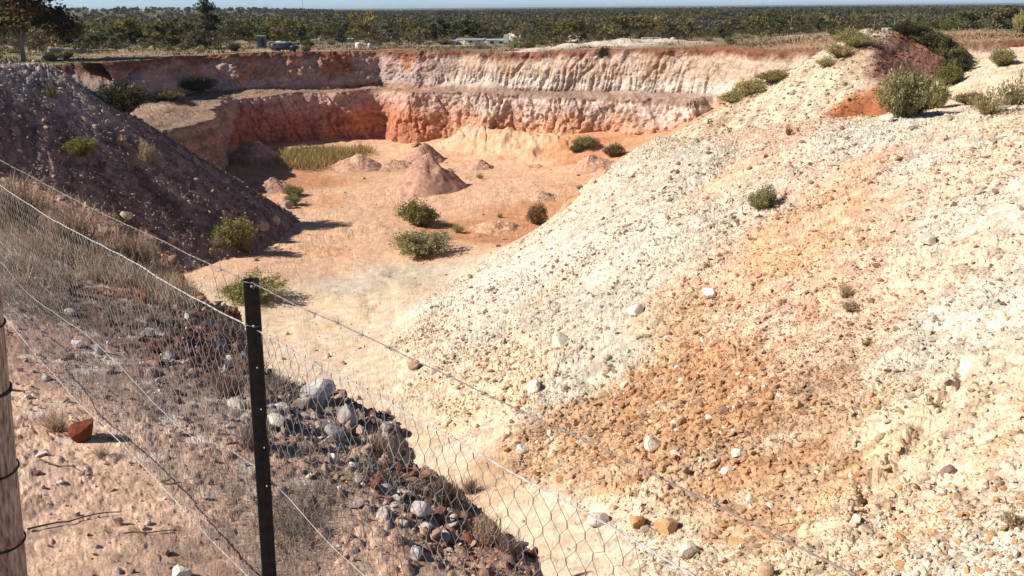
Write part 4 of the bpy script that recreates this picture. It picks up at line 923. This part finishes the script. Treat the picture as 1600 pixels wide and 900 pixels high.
# ------------------------------------------------------------------ the wire fence
e0 = ray(-480, 16); FU = np.array([e0[0], e0[1]])/hypot(e0[0], e0[1]); fp = atY(392, 436, 2.3); FP0 = np.array([fp[0], fp[1]])
FNn = np.array([-FU[1], FU[0]])
def onf(px, py):
    v = ray(px, py); k = (FP0 @ FNn)/(v[:2] @ FNn); p = v*k; return ((p[:2]-FP0) @ FU, p[2])
def f3(t, z, off=0.0): return np.stack([FP0[0]+FU[0]*t+FNn[0]*off, FP0[1]+FU[1]*t+FNn[1]*off, z], -1)
fence = empty('wire_fence', (FP0[0], FP0[1], gz(*FP0)), 0, 'rusty wire and hexagonal netting fence on a black steel picket along the pit edge', 'fence')
FL = np.array(fence.location)
def wire(name, pts, r, mat, tw=True, ext=True, strands=2, barb=0, lab=None, wob=0.004):
    T = np.array([onf(*p) for p in pts]); T = T[np.argsort(T[:, 0])]
    t0, t1 = T[0, 0], T[-1, 0]
    if ext: t1 = max(t1, 11.0)
    n = int((t1-t0)/0.025); t = np.linspace(t0, t1, n)
    z = np.interp(t, T[:, 0], T[:, 1]); k = np.ones(9)/9; z = np.convolve(np.pad(z, 4, 'edge'), k, 'valid'); z += wob*vn(t*3.1, t*0+len(pts), 7)+wob*0.4*vn(t*9, t*0, 8)
    o = wob*vn(t*2.3, t*0+3.3, 9); m = MB()
    for s_ in range(strands):
        ph = pi*s_; rr = r*1.25 if strands > 1 else 0
        P = f3(t, z+rr*np.sin(t*170+ph), o+rr*np.cos(t*170+ph))-FL; m.path(P, r, 5)
    if barb:
        b = m; bt = np.arange(t0+.03, t1, barb); P = f3(bt, np.interp(bt, t, z), np.interp(bt, t, o))-FL
        for q in range(4):
            D = rand_units(len(bt)); b.tubes(P-D*.003, P+D*.016, r*1.1, r*.3, 4)
        u3 = np.array([FU[0], FU[1], 0]); b.tubes(P-u3*.005, P+u3*.005, r*2.6, r*2.6, 6)
    ob = m.build(name, mat, fence, smooth=True)
    if lab: ob['label'] = lab
    return t, z
wire('barbed_wire', [(-60,222),(0,250),(100,303),(200,352),(290,394),(385,437),(430,460),(500,492),(570,523),(640,556),(740,602),(850,660),(1000,733),(1240,850),(1350,903),(1500,975)], .0011, M_OLDWIRE, barb=.11)
BT = [(-60,262),(0,290),(60,330),(130,368),(200,406),(300,462),(385,510),(500,570),(600,622),(720,692),(900,795),(1080,897),(1250,990)]
DT = [(-60,430),(10,498),(60,560),(130,637),(200,702),(260,765),(320,832),(380,893),(450,965),(560,1080),(700,1200)]
tB, zB = wire('top_wire', BT, .0013, M_BRIGHT, wob=.006)
wire('middle_wire', [(-60,350),(0,410),(35,452),(70,480),(130,517),(190,572),(250,642),(300,682),(345,693),(385,718),(455,785),(560,890),(700,1010)], .0012, M_BRIGHT, strands=1, wob=.008)
tD, zD = wire('bottom_wire', DT, .0013, M_BRIGHT, wob=.005)
# netting: hexagons with twisted uprights, loosely hung
cw, ch, tw_ = .046, .040, .013
tmin = tB[0]; tmax = 9.5; ncol = int((tmax-tmin)/cw); nrow = 22
def zc(t, f): return np.interp(t, tB, zB)*(1-f)+np.interp(t, tD, zD)*f
def npnt(c, r, up):
    """joint at column c, row r (0 top): the upper or lower end of a twist"""
    t = tmin+(c+0.5*(r % 2))*cw; f = (r+(0.34 if up == 0 else 0.66)-0.34)/(nrow-0.34)
    t = t+0.009*vn(t*6, r*.7+0*t, 301)+0.006*vn(t*21, r*2.1+0*t, 302); f = np.clip(f+0.010*vn(t*7, r*.9+0*t, 303)+0.005*vn(t*25, r*3.1, 304), 0, 1)
    off = 0.012*vn(t*3, f*6, 305)+.004*vn(t*20, f*30, 306)-0.004
    return f3(t, zc(t, f), off)-FL
cc = np.arange(ncol); nm = MB()
for r in range(nrow+1):
    U = npnt(cc, r, 0); Lw = npnt(cc, r, 1)
    if r < nrow: nm.tubes(U, Lw, .0013, .0013, 4)
    if r > 0:
        pl = npnt(cc, r-1, 1)
        if r % 2: nx = npnt(cc+1, r-1, 1); nm.tubes(pl, U, .00075, None, 3); nm.tubes(nx, U, .00075, None, 3)
        else: nx = npnt(cc-1, r-1, 1); nm.tubes(pl, U, .00075, None, 3); nm.tubes(nx, U, .00075, None, 3)
nm.build('wire_netting', M_WIRE, fence)
# picket
top = fp-FL; bot = atY(421, 900, 2.27)-FL; ax_ = bot-top; ax_ /= np.linalg.norm(ax_); L_ = (FL[2]-0.4-fp[2])/ax_[2]
vv_ = np.array([fp[0], fp[1], 0]); vv_ /= np.linalg.norm(vv_); side = np.array([vv_[1], -vv_[0], 0])
m = MB(); th = .0032; Ls = [(.023, radians(200)), (.023, radians(-20)), (.030, radians(92))]
for l_, a_ in Ls:
    d_ = side*cos(a_)+vv_*sin(a_); n_ = np.cross(d_, [0, 0, 1]); q = [n_*th*-1, n_*th, d_*l_+n_*th*.6, d_*l_-n_*th*.6]
    off = vv_*0.012; V = [top+p+off for p in q]+[top+ax_*L_+p+off for p in q]; m.add(V, [[0,1,5,4],[1,2,6,5],[2,3,7,6],[3,0,4,7],[3,2,1,0],[4,5,6,7]])
pk = m.build('metal_post', M_PICKET, fence); pk['label'] = 'black steel picket with punched holes'
for (hx, hy) in [(393,448),(396,510),(402,575),(408,640),(413,700),(417,760)]:
    v = ray(hx, hy); c_ = v*(2.262/v[1])-FL; b = MB(); b.tubes([c_+vv_*.004], [c_-vv_*.002], .0028 if hy < 520 else .0016, None, 8)
    n0 = b.n; k8 = np.array([[n0-8+i for i in range(8)]]); b.f.setdefault(8, []).append(k8); b.build('rivet', M_WHITE, pk)
# tie wire round the picket at the top strand
a = np.linspace(0, 2*pi, 16)
for hy in (441, 508):
    m = MB(); v = ray(394, hy); c_ = v*(2.3/v[1])-FL; m.path(c_+np.outer(np.cos(a), side)*.024+np.outer(np.sin(a), vv_)*.022+vv_*.01+np.array([0, 0, .004])*np.sin(a*2)[:, None], .0012, 5); m.build('tie_wire', M_WIRE, pk)

# wooden post in the foreground
pb_ = atY(10, 905, 1.72); pt_ = atY(-36, 446, 1.66); gx_ = gz(pb_[0], pb_[1]); ad = pb_-pt_; ad /= np.linalg.norm(ad)
wp = empty('wooden_post', (pb_[0], pb_[1], gx_), 0, 'weathered round timber post wrapped with dark wire at the left edge', 'post'); WL = np.array(wp.location)
Lw_ = (gx_-.3-pt_[2])/ad[2]; na = 28; m = MB(); t = np.linspace(0, 1, 40); a = np.linspace(0, 2*pi, na, endpoint=False)
s1 = np.cross(ad, [0, 1, 0]); s1 /= np.linalg.norm(s1); s2 = np.cross(ad, s1)
rw = (0.041+0.006*t)[:, None]*(1+0.05*vn(a[None]*2.2+0*t[:, None], t[:, None]*3+0*a, 401)+0.012*vn(a[None]*9+0*t[:, None], t[:, None]*5, 402))
C_ = pt_+ad*(t*Lw_)[:, None]; V = C_[:, None]+rw[..., None]*(np.cos(a)[None, :, None]*s1+np.sin(a)[None, :, None]*s2)-WL
F = [[i*na+j, i*na+(j+1) % na, (i+1)*na+(j+1) % na, (i+1)*na+j] for i in range(39) for j in range(na)]
m.add(V.reshape(-1, 3), F); m.f.setdefault(na, []).append(np.array([list(range(na))])); post = m.build('timber', M_WOOD, wp, smooth=True)
for hy in (492, 602, 612, 722, 840, 853):
    v = ray(0, hy); k = np.argmin(np.abs([(450-F_PX*((RM.T @ p)[1])/-((RM.T @ p)[2]))-hy for p in C_])); c_ = C_[k]; a2 = np.linspace(0, 2*pi, 30)
    P = c_+(rw[k].mean()+.003)*(np.outer(np.cos(a2), s1)+np.outer(np.sin(a2), s2))+ad*(.004*np.sin(a2+hy))[:, None]-WL
    mm = MB(); mm.path(P, .0021, 6)
    if hy in (612, 840): q0 = P[9]; mm.path([q0, q0+np.array([.02, -.01, .012]), q0+np.array([.035, 0, .004])], .0018, 5)
    mm.build('tie_wire', M_DARKWIRE, wp, smooth=True)

# ------------------------------------------------------------------ trees
TP = {'olive': [(.16,.15,.06),(.12,.12,.05),(.20,.18,.075)], 'dull': [(.13,.12,.06),(.16,.14,.075)], 'dark': [(.035,.042,.022),(.05,.055,.028)], 'gold': [(.24,.19,.06),(.18,.15,.055),(.28,.22,.08)], 'green': [(.11,.13,.05),(.14,.17,.06)], 'gum': [(.09,.08,.035),(.16,.13,.045),(.06,.06,.03),(.05,.05,.025),(.20,.10,.04)], 'grey': [(.16,.15,.11),(.12,.11,.08)]}
def tree_mesh(seed, pal, n, card, wid=0.45, tall=1.0, nc=16, crown0=0.3, open_=0.5, trunk=0.02):
    """unit tree, height 1"""
    rs = np.random.RandomState(seed); S = MB(); 
    cen = []; 
    for k in range(nc):
        a = k*2.4+rs.uniform(-.5, .5); hh = rs.uniform(crown0, 0.93); rr = wid*np.sqrt(max(0.05, 1-((hh-crown0-0.2)/(0.95-crown0))**2))*rs.uniform(0.25, 1)
        cen.append([cos(a)*rr, sin(a)*rr, hh])
    cen = np.array(cen); tr = np.array([[0, 0, -.03], [rs.uniform(-.02, .02), rs.uniform(-.02, .02), crown0*.8], [rs.uniform(-.05, .05), rs.uniform(-.05, .05), 0.6], [rs.uniform(-.05, .05), 0, 0.85]])
    S.path(tr, [trunk*1.5, trunk*1.1, trunk*.7, trunk*.3], 7)
    for c in cen:
        z0 = max(crown0*0.45, c[2]*0.5); b = np.array([np.interp(z0, tr[:, 2], tr[:, 0]), np.interp(z0, tr[:, 2], tr[:, 1]), z0]); md = b*.45+c*.55+rs.normal(0, .02, 3)
        S.path([b, md, c], [trunk*.55, trunk*.35, trunk*.12], 5)
    k = rs.randint(0, nc, n); sc = rs.uniform(0.6, 1.25, nc)[k][:, None]; u = rand_units(n, rs)*(rs.uniform(0.15, 1, (n, 1))**0.5)
    C = cen[k]+u*sc*np.array([.16, .16, .10])*(0.6+wid); 
    cl = np.array(TP[pal])[rs.randint(0, len(TP[pal]), nc)][k]*rs.uniform(0.65, 1.3, (n, 1))
    V, F, c = cards(C, card*rs.uniform(0.6, 1.3, n), cl, rs, 1.5)
    return V, F, np.clip(c, .01, .6), S
TREES = {}
def tree(x, y, h, key, label, group=None, name='tree', rz=None, wsc=1.0):
    if key not in TREES:
        pal, kw = KINDS[key]; V, F, c, S = tree_mesh(1000+len(TREES)*7, pal, **kw); e = empty(name, (0, 0, 0))
        mk('crown', V, F, M_LEAF, c, e); S.build('trunk', M_PALEBARK if pal in ('gold', 'gum') else M_BARK, e); TREES[key] = e
    else: e = copy_tree(TREES[key])
    for kk in ('label', 'category', 'group'):
        if kk in e: del e[kk]
    e.name = name; e.location = (x, y, gz(x, y)-.05); s_ = h; e.scale = (s_*wsc, s_*wsc, s_); e.rotation_euler = (0, 0, random.uniform(0, 6.28) if rz is None else rz)
    return tag(e, label, 'tree', group)
KINDS = {'gum': ('gum', dict(n=7000, card=.034, wid=.52, nc=46, crown0=.30, trunk=.022)),
 'cypress': ('dark', dict(n=2200, card=.035, wid=.22, nc=24, crown0=.18, trunk=.02)),
 'bigdark': ('dull', dict(n=2400, card=.05, wid=.55, nc=26, crown0=.2, trunk=.025)),
 'sapling': ('gold', dict(n=900, card=.035, wid=.24, nc=16, crown0=.25, trunk=.012)),
 'round': ('green', dict(n=1600, card=.05, wid=.5, nc=22, crown0=.22, trunk=.02))}
vi = 0
for pal in ('olive', 'dull', 'green', 'gold', 'dark', 'grey'):
    for q in range(2): KINDS[(pal, q)] = (pal, dict(n=700, card=.07, wid=.42+.16*q, nc=14+4*q, crown0=.2, trunk=.018))
def ptree(px, py, hpx, key, label, name='tree', wsc=1.0, dist=None):
    if dist: v = atY(px, py, dist); x, y = v[0], v[1]
    else: x, y, _ = hit(px, py)
    d = hypot(x, y); return tree(x, y, hpx*d/F_PX, key, label, None, name, wsc=wsc)
ptree(35,88,112,'gum','tall gum tree with orange and dark leaves on the far left rim','gum_tree', 1.15, 122)
ptree(330,66,64,'cypress','tall narrow black-green tree rising above the skyline at left','cypress_tree', .95, 178)
ptree(862,50,34,'bigdark','broad dark tree behind the spoil mounds on the far rim', 'tree', 1.3, 180)
ptree(1033,44,38,'sapling','slender yellow-green tree poking above the horizon right of centre', 'tree', 1.1, 165)
ptree(1505,46,38,'round','broad green tree at the right before the dark plain', 'tree', 1.2, 175)
ptree(570,62,44,('gold',1),'golden-leaved tree left of centre beyond the rim', 'tree', 1.0, 200)
ptree(535,66,34,('grey',0),'drooping dark grey tree standing at the far rim', 'tree', .9, 168)
ptree(683,58,28,('gold',0),'rounded yellowish tree left of the white sheds', 'tree', 1.1, 200)
ptree(205,62,36,('gold',1),'yellow-green tree left of the tall narrow tree', 'tree', 1.2, 190)
ptree(1355,42,24,('gold',0),'yellowish tree behind the far right heap', 'tree', 1.2, 190)
ptree(60,75,46,('gold',1),'bright green-yellow tree beside the tall gum', 'tree', 1.0, 150)
ptree(300,66,26,('gold',0),'rusty-leaved tree at the left foot of the tall narrow tree', 'tree', 1.0, 175)
ptree(1240,42,22,('dark',1),'dark tree above the right end of the far face', 'tree', 1.2, 200)
ptree(1190,44,20,('dark',0),'dark rounded tree left of that above the far face', 'tree', 1.3, 200)
LBL = {'olive': 'olive green tree among those beyond the far rim', 'dull': 'dull brownish tree among those beyond the far rim', 'green': 'greener tree among those beyond the far rim', 'gold': 'golden tree among those beyond the far rim', 'dark': 'dark shadowy tree among those beyond the far rim', 'grey': 'greyish tree among those beyond the far rim'}
WH = ['behind the tall gum', 'by the pale track roof', 'left of the tall narrow tree', 'right of the tall narrow tree', 'behind the tin shed and car', 'behind the round white tank', 'behind the long white sheds', 'behind the white spoil mounds', 'behind the frame trestle', 'right of the slender tree', 'above the end of the far face', 'behind the far right heap', 'beyond the sandy gully', 'at the far right edge']
pal_w = ['olive']*6+['dull']*6+['green']*3+['gold']*3+['dark']*3+['grey']*2
rs = np.random.RandomState(77); cnt = 0
while cnt < 270:
    az = rs.uniform(radians(-34), radians(34)); r = rs.uniform(140**2, 265**2)**.5; x, y = r*sin(az), r*cos(az)
    pxx_ = 800+F_PX*tan(az)
    if 380 < pxx_ < 600 or 680 < pxx_ < 810:
        if r < 176: continue
    if r < (160 if az < 0 else 160-8*min(1, az/.25))+12*vn(np.array([az*9]), np.array([1.]), 4)[0]: continue
    pal = pal_w[rs.randint(len(pal_w))]; tree(x, y, rs.uniform(2.6, 5.6)*(0.88 if az > .1 else 1), (pal, rs.randint(2)), LBL[pal].replace('among those beyond the far rim', ('in the front row' if r < 195 else 'in the middle rows' if r < 230 else 'in the back rows')+' '+WH[int((az+radians(34))/radians(68)*len(WH))]), 'trees beyond the far rim', wsc=rs.uniform(.9, 1.35)); cnt += 1
rs = np.random.RandomState(91); cnt = 0; keys = list(BUSH.values())
while cnt < 46:
    az = rs.uniform(radians(-31), radians(27)); r = rs.uniform(132, 182); x, y = r*sin(az), r*cos(az); hh, zz, _ = height(np.array([x]), np.array([y]), fine=False)
    pq = 800+F_PX*tan(az)
    if zz[0] != 5 or (395 < pq < 470 and r < 160): continue
    src = keys[rs.randint(len(keys))]; e = copy_tree(src); e.name = 'bush'; R_ = rs.uniform(0.6, 1.5)
    for kk in ('label', 'category', 'group'):
        if kk in e: del e[kk]
    e.location = (x, y, gz(x, y)-.04); e.scale = (R_, R_, R_*rs.uniform(.7, 1.0)); e.rotation_euler = (0, 0, rs.uniform(0, 6)); cnt += 1
    tag(e, ('small' if R_ < .85 else 'middling' if R_ < 1.2 else 'large')+' bush on the rim strip, '+('near the edge ' if r < 150 else 'mid-strip ' if r < 166 else 'by the trees ')+WH[int((az+radians(34))/radians(68)*len(WH))], 'shrub', 'bushes on the strip along the far rim')
# the wood further back, one mass
def wood(name, label, n, r0, r1, k, card, hmin, hmax, pw=2.0):
    rs = np.random.RandomState(int(r0)); az = rs.uniform(radians(-35), radians(35), n); r = rs.uniform(r0**pw, r1**pw, n)**(1/pw); x = r*np.sin(az); y = r*np.cos(az)
    clear = ((x+520)/150)**2+((y-1250)/65)**2 < 1; x, y, r = x[~clear], y[~clear], r[~clear]; n = len(x)
    pq = 800+F_PX*x/y; keep = ~((r < 178) & (((pq > 380) & (pq < 600)) | ((pq > 680) & (pq < 810)) | ((pq > 1370) & (pq < 1400)))); x, y, r = x[keep], y[keep], r[keep]; n = len(x)
    z = height(x, y, fine=False)[0]; h = rs.uniform(hmin, hmax, n)
    pal = np.array([(.14,.13,.055),(.11,.105,.055),(.09,.11,.045),(.18,.15,.06),(.05,.055,.03),(.14,.12,.085),(.11,.095,.06)])[rs.randint(0, 7, n)]
    C = rand_units(n*k, rs).reshape(n, k, 3)*(rs.uniform(0.3, 1, (n, k, 1))**0.5); C = C*np.array([.52, .52, .36])*h[:, None, None]; 
    C[..., 2] += 0.62*h[:, None]; C += np.stack([x, y, z], -1)[:, None]
    cl = np.repeat(pal, k, axis=0)*rs.uniform(0.6, 1.35, (n*k, 1))
    V, F, c = cards(C.reshape(-1, 3), np.repeat(h, k)*card*rs.uniform(0.7, 1.3, n*k), cl, rs, 1.25)
    o = mk(name, V, F, M_LEAF, np.clip(c, .01, .6)); o['label'] = label; tag(o, kind='stuff')
wood('bushland', 'dense mixed bushland beyond the first trees', 2600, 262, 620, 90, .14, 3.5, 7.0)
wood('distant_bushland', 'far bushland stretching towards the horizon', 7500, 600, 2600, 26, .30, 4.0, 7.0, 1.5)
# undergrowth below the first trees
wood('undergrowth', 'low undergrowth between the trees beyond the rim', 2600, 146, 300, 60, .13, 0.7, 2.2)
# canopy of the plain
na_, nr_ = 900, 170; az = np.linspace(radians(-37), radians(37), na_); r = np.geomspace(1700, 29000, nr_); X = np.sin(az)[:, None]*r; Y = np.cos(az)[:, None]*r
sc_ = np.clip(r/1700, 1, 12); Z = plateau(X, Y)+2.5+2.6*vn(X/14, Y/40, 501)+1.6*vn(X/33, Y/130, 502)+np.clip(r/4000, 0, 2.2)*1.5*vn(X/70, Y/400, 503)
i_, j_ = np.meshgrid(np.arange(na_-1), np.arange(nr_-1), indexing='ij'); b = (i_*nr_+j_).ravel()
k = np.tile([[.075, .07, .04]], (X.size, 1))*(0.75+0.5*vn(X/120, Y/500, 504).ravel()[:, None]+0.3*vn(X/20, Y/60, 505).ravel()[:, None]); 
o = mk('far_woods', np.stack([X.ravel(), Y.ravel(), Z.ravel()], 1), np.stack([b, b+nr_, b+nr_+1, b+1], 1), M_EARTH, np.clip(k, .015, .2), smooth=False); o['label'] = 'dark wooded plain reaching the horizon'; tag(o, kind='stuff')

# ------------------------------------------------------------------ the small camp on the far rim
def spot(px, py, dist): v = atY(px, py, dist); return v[0], v[1], gz(v[0], v[1])
def per(px, d): return px*d/F_PX
# dark blue tarp-covered off-road car
x, y, z = spot(445, 78, 146); e = empty('parked_car', (x, y, z-.05), radians(-4), 'dark blue van-like vehicle with a pale roof load at the far rim', 'car')
m = MB(); m.prism([(-.85,.35),(-.88,.9),(-.72,1.45),(.72,1.45),(.88,.9),(.85,.35)], -2.0, 1.1, .04); m.build('body', M_TARP, e, True)
m = MB(); m.prism([(-.82,.35),(-.84,.85),(-.78,.98),(.78,.98),(.84,.85),(.82,.35)], 1.1, 2.1, .08); m.build('bonnet', M_TARP, e, True)
m = MB(); m.box((-.5, 0, 1.53), (1.7, 1.1, .12)); m.box((-.9, .1, 1.64), (.7, .6, .12)); m.build('roof_load', M_WHITE, e)
for sx, sy in ((-1.3,-.86),(1.35,-.86),(-1.3,.86),(1.35,.86)):
    m = MB(); a = np.array([[sx, sy-.1, .34]]); m.tubes(a, a+[[0, .2, 0]], .34, None, 16); n0 = m.n; m.f.setdefault(16, []).append(np.array([[n0-32+i for i in range(16)], [n0-16+i for i in range(16)][::-1]])); m.build('wheel', M_RUBBER, e)
for wx in (-1.35, -.5, .35): m = MB(); m.box((wx, -.845, 1.12), (.7, .02, .36)); m.build('window', M_GLASS, e)
# teal machine shed beside it
x, y, z = spot(410, 74, 158); e = empty('tin_shed', (x, y, z-.05), .2, 'small grey-green tin shed with a flat roof left of the dark car', 'shed')
m = MB(); m.box((0, 0, 1.05), (1.5, 1.4, 2.1)); m.build('wall', M_TEAL, e); m = MB(); m.box((-.1, 0, 2.16), (1.8, 1.7, .1)); m.build('roof', M_ROOF, e)
m = MB(); m.box((-1.6, .2, 1.0), (1.4, 1.2, .08)); m.build('awning', M_TEAL, e)
for ax in (-2.2, -1.0): m = MB(); m.box((ax, -.3, .5), (.07, .07, 1.0)); m.build('leg', M_STEEL, e)
m = MB(); m.box((.2, -.715, .9), (.6, .03, 1.7)); m.build('door', M_GLASS, e)
def tank(px, py, dist, r, h, mat, label, dome=True):
    x, y, z = spot(px, py, dist); m = MB(); t = np.linspace(0, 1, 9); pr = [(r, -.1), (r, h*.72)]+[(r*cos(q*pi/2), h*.72+h*.28*sin(q*pi/2)) for q in t[1:-1]]+[(r*.12, h)]
    P = np.array([[0, 0, b_] for _, b_ in pr]); n = len(pr); k = 18; V = np.array([[r_*cos(2*pi*j/k), r_*sin(2*pi*j/k), z_] for r_, z_ in pr for j in range(k)])
    e = empty('water_tank', (x, y, z), 0, label, 'tank'); m.add(V, [[i*k+j, i*k+(j+1) % k, (i+1)*k+(j+1) % k, (i+1)*k+j] for i in range(n-1) for j in range(k)]); m.f.setdefault(k, []).append(np.array([[(n-1)*k+j for j in range(k)]])); m.build('shell', mat, e, True)
    m = MB(); m.tubes([[0, 0, h-.02]], [[0, 0, h+.08]], r*.2, None, 12); n0 = m.n; m.f.setdefault(12, []).append(np.array([[n0-12+j for j in range(12)]])); m.build('lid', M_STEEL, e)
tank(560,73,158,.55,1.0,M_WHITE,'round white tank on the far rim left of centre')
tank(578,73,160,.4,.8,M_ROOF,'smaller pale tank right of the round white one')
tank(1532,50,150,.55,.95,M_WHITE,'white ball-shaped tank far right beyond the sandy gully')
tank(1516,50,150,.5,1.0,M_RUBBER,'black drum beside the white ball-shaped tank')
tank(1052,44,148,.4,.6,M_WHITE,'little white tank on the pale spoil bank')
def shed(px, py, dist, wpx, hpx, label, name='shed', rz=0., mat=M_WHITE, roof=M_ROOF, slope=.12, dep=2.6):
    x, y, z = spot(px, py, dist); w_, h_ = per(wpx, dist), per(hpx, dist); e = empty(name, (x, y, z-.05), rz, label, 'building')
    m = MB(); m.box((0, 0, h_*.42), (w_, dep, h_*.84)); m.build('wall', mat, e)
    m = MB(); m.prism([(-dep*.56, h_*.84), (-dep*.56, h_*.9), (0, h_), (dep*.56, h_*.9), (dep*.56, h_*.84)], -w_*.53, w_*.53); m.build('roof', roof, e)
    for k in range(max(1, int(w_/1.8))): m = MB(); m.box((-w_/2+(k+.5)*1.7+.2, -dep/2-.01, h_*.5), (.7, .04, h_*.3)); m.build('window', M_GLASS, e)
    m = MB(); m.box((w_*.32, -dep/2-.01, h_*.38), (.55, .05, h_*.72)); m.build('door', M_STEEL, e)
shed(700,63,172,26,8,'low cream shed at the left end of the white sheds')
shed(735,62,176,40,9,'long low white shed in the middle of the rim camp')
shed(778,62,170,34,10,'white shed with a sloping roof left of the tall white box')
shed(540,68,185,24,7,'pale-roofed hut behind the grey drooping tree',mat=M_STEEL)
shed(105,72,150,44,8,'long low pale roof by the track at far left',mat=M_BRICK)
shed(1386,46,150,7,8,'small pink box-shaped hut behind the far right heap',mat=M_BRICK,roof=M_BRICK)
shed(1485,46,170,14,7,'tiny tan hut among bushes at the right',mat=M_BRICK)
shed(248,29,900,12,5,'distant white house on the wooded hill at left')
shed(774,44,420,8,5,'distant white roof in the bush near the centre')
x, y, z = spot(791, 62, 168); e = empty('water_tower', (x, y, z-.05), 0, 'tall white box tank with one dark side on the far rim', 'tank')
m = MB(); m.box((0, 0, 1.25), (.9, .9, 1.5)); m.build('tank_body', M_WHITE, e)
for sx in (-.35, .35):
    for sy in (-.35, .35): m = MB(); m.box((sx, sy, .25), (.09, .09, .5)); m.build('leg', M_STEEL, e)
m = MB(); m.box((.47, 0, 1.25), (.03, .8, 1.4)); m.build('side_panel', M_TARP, e)
x, y, z = spot(1017, 47, 142); e = empty('work_table', (x, y, z), 0, 'long white frame trestle standing on the pale spoil bank', 'trestle')
m = MB(); m.box((0, 0, .62), (2.9, 1.0, .08)); m.build('top', M_WHITE, e)
for sx in (-1.3, 1.3):
    for sy in (-.4, .4): m = MB(); m.box((sx, sy, .3), (.08, .08, .6)); m.build('leg', M_WHITE, e)
def pole(px, py, dist, hpx, r, label, name='pole', cat='pole', arm=True, mat=M_STEEL):
    x, y, z = spot(px, py, dist); h_ = per(hpx, dist); e = empty(name, (x, y, z), 0, label, cat); m = MB(); m.tubes([[0, 0, -.2]], [[0, 0, h_]], r, r*.7, 8); m.build('shaft', mat, e)
    m = MB(); m.box((0, 0, h_-.1), (r*(14 if arm else 3), r*1.5, r*1.5)); m.build('crossbar' if arm else 'cap', mat, e)
pole(1365,48,140,24,.045,'thin grey pole behind the far right heap, nearest its peak',arm=False)
pole(1396,46,140,20,.04,'thin grey pole right of the pink hut',arm=False)
pole(1530,48,165,22,.035,'thin pale pole behind the white ball-shaped tank',arm=False)
pole(1574,46,165,22,.035,'thin pale pole near the right edge of the picture',arm=False)
pole(663,66,160,16,.035,'thin pale pole on the rim left of the white sheds',arm=False)
# radio mast on the hill
x, y, z = spot(474, 20, 1300); e = empty('radio_mast', (x, y, z), 0, 'very thin radio mast rising above the wooded skyline at left', 'mast'); m = MB()
hm_ = 34.0; 
for k in range(3): a = k*2.094; m.tubes([[.5*cos(a), .5*sin(a), -1]], [[.35*cos(a), .35*sin(a), hm_]], .09, None, 4)
m.build('upright', M_STEEL, e); m = MB()
for q in range(16):
    for k in range(3): a, b_ = k*2.094, (k+1)*2.094; m.tubes([[.45*cos(a), .45*sin(a), q*hm_/16]], [[.42*cos(b_), .42*sin(b_), (q+1)*hm_/16]], .05, None, 3)
m.build('lattice', M_STEEL, e)

# ------------------------------------------------------------------ air
m = bpy.data.materials.new('haze_air'); m.use_nodes = True; t = m.node_tree; t.nodes.clear(); out = t.nodes.new('ShaderNodeOutputMaterial'); pv = t.nodes.new('ShaderNodeVolumePrincipled')
pv.inputs['Color'].default_value = (0.62, 0.78, 1.0, 1); pv.inputs['Density'].default_value = 0.00006; pv.inputs['Anisotropy'].default_value = 0.0; t.links.new(pv.outputs[0], out.inputs['Volume'])
b = MB(); b.box((0, 0, -20), (64000, 64000, 130)); hz = b.build('haze', m); tag(hz, kind='stuff')
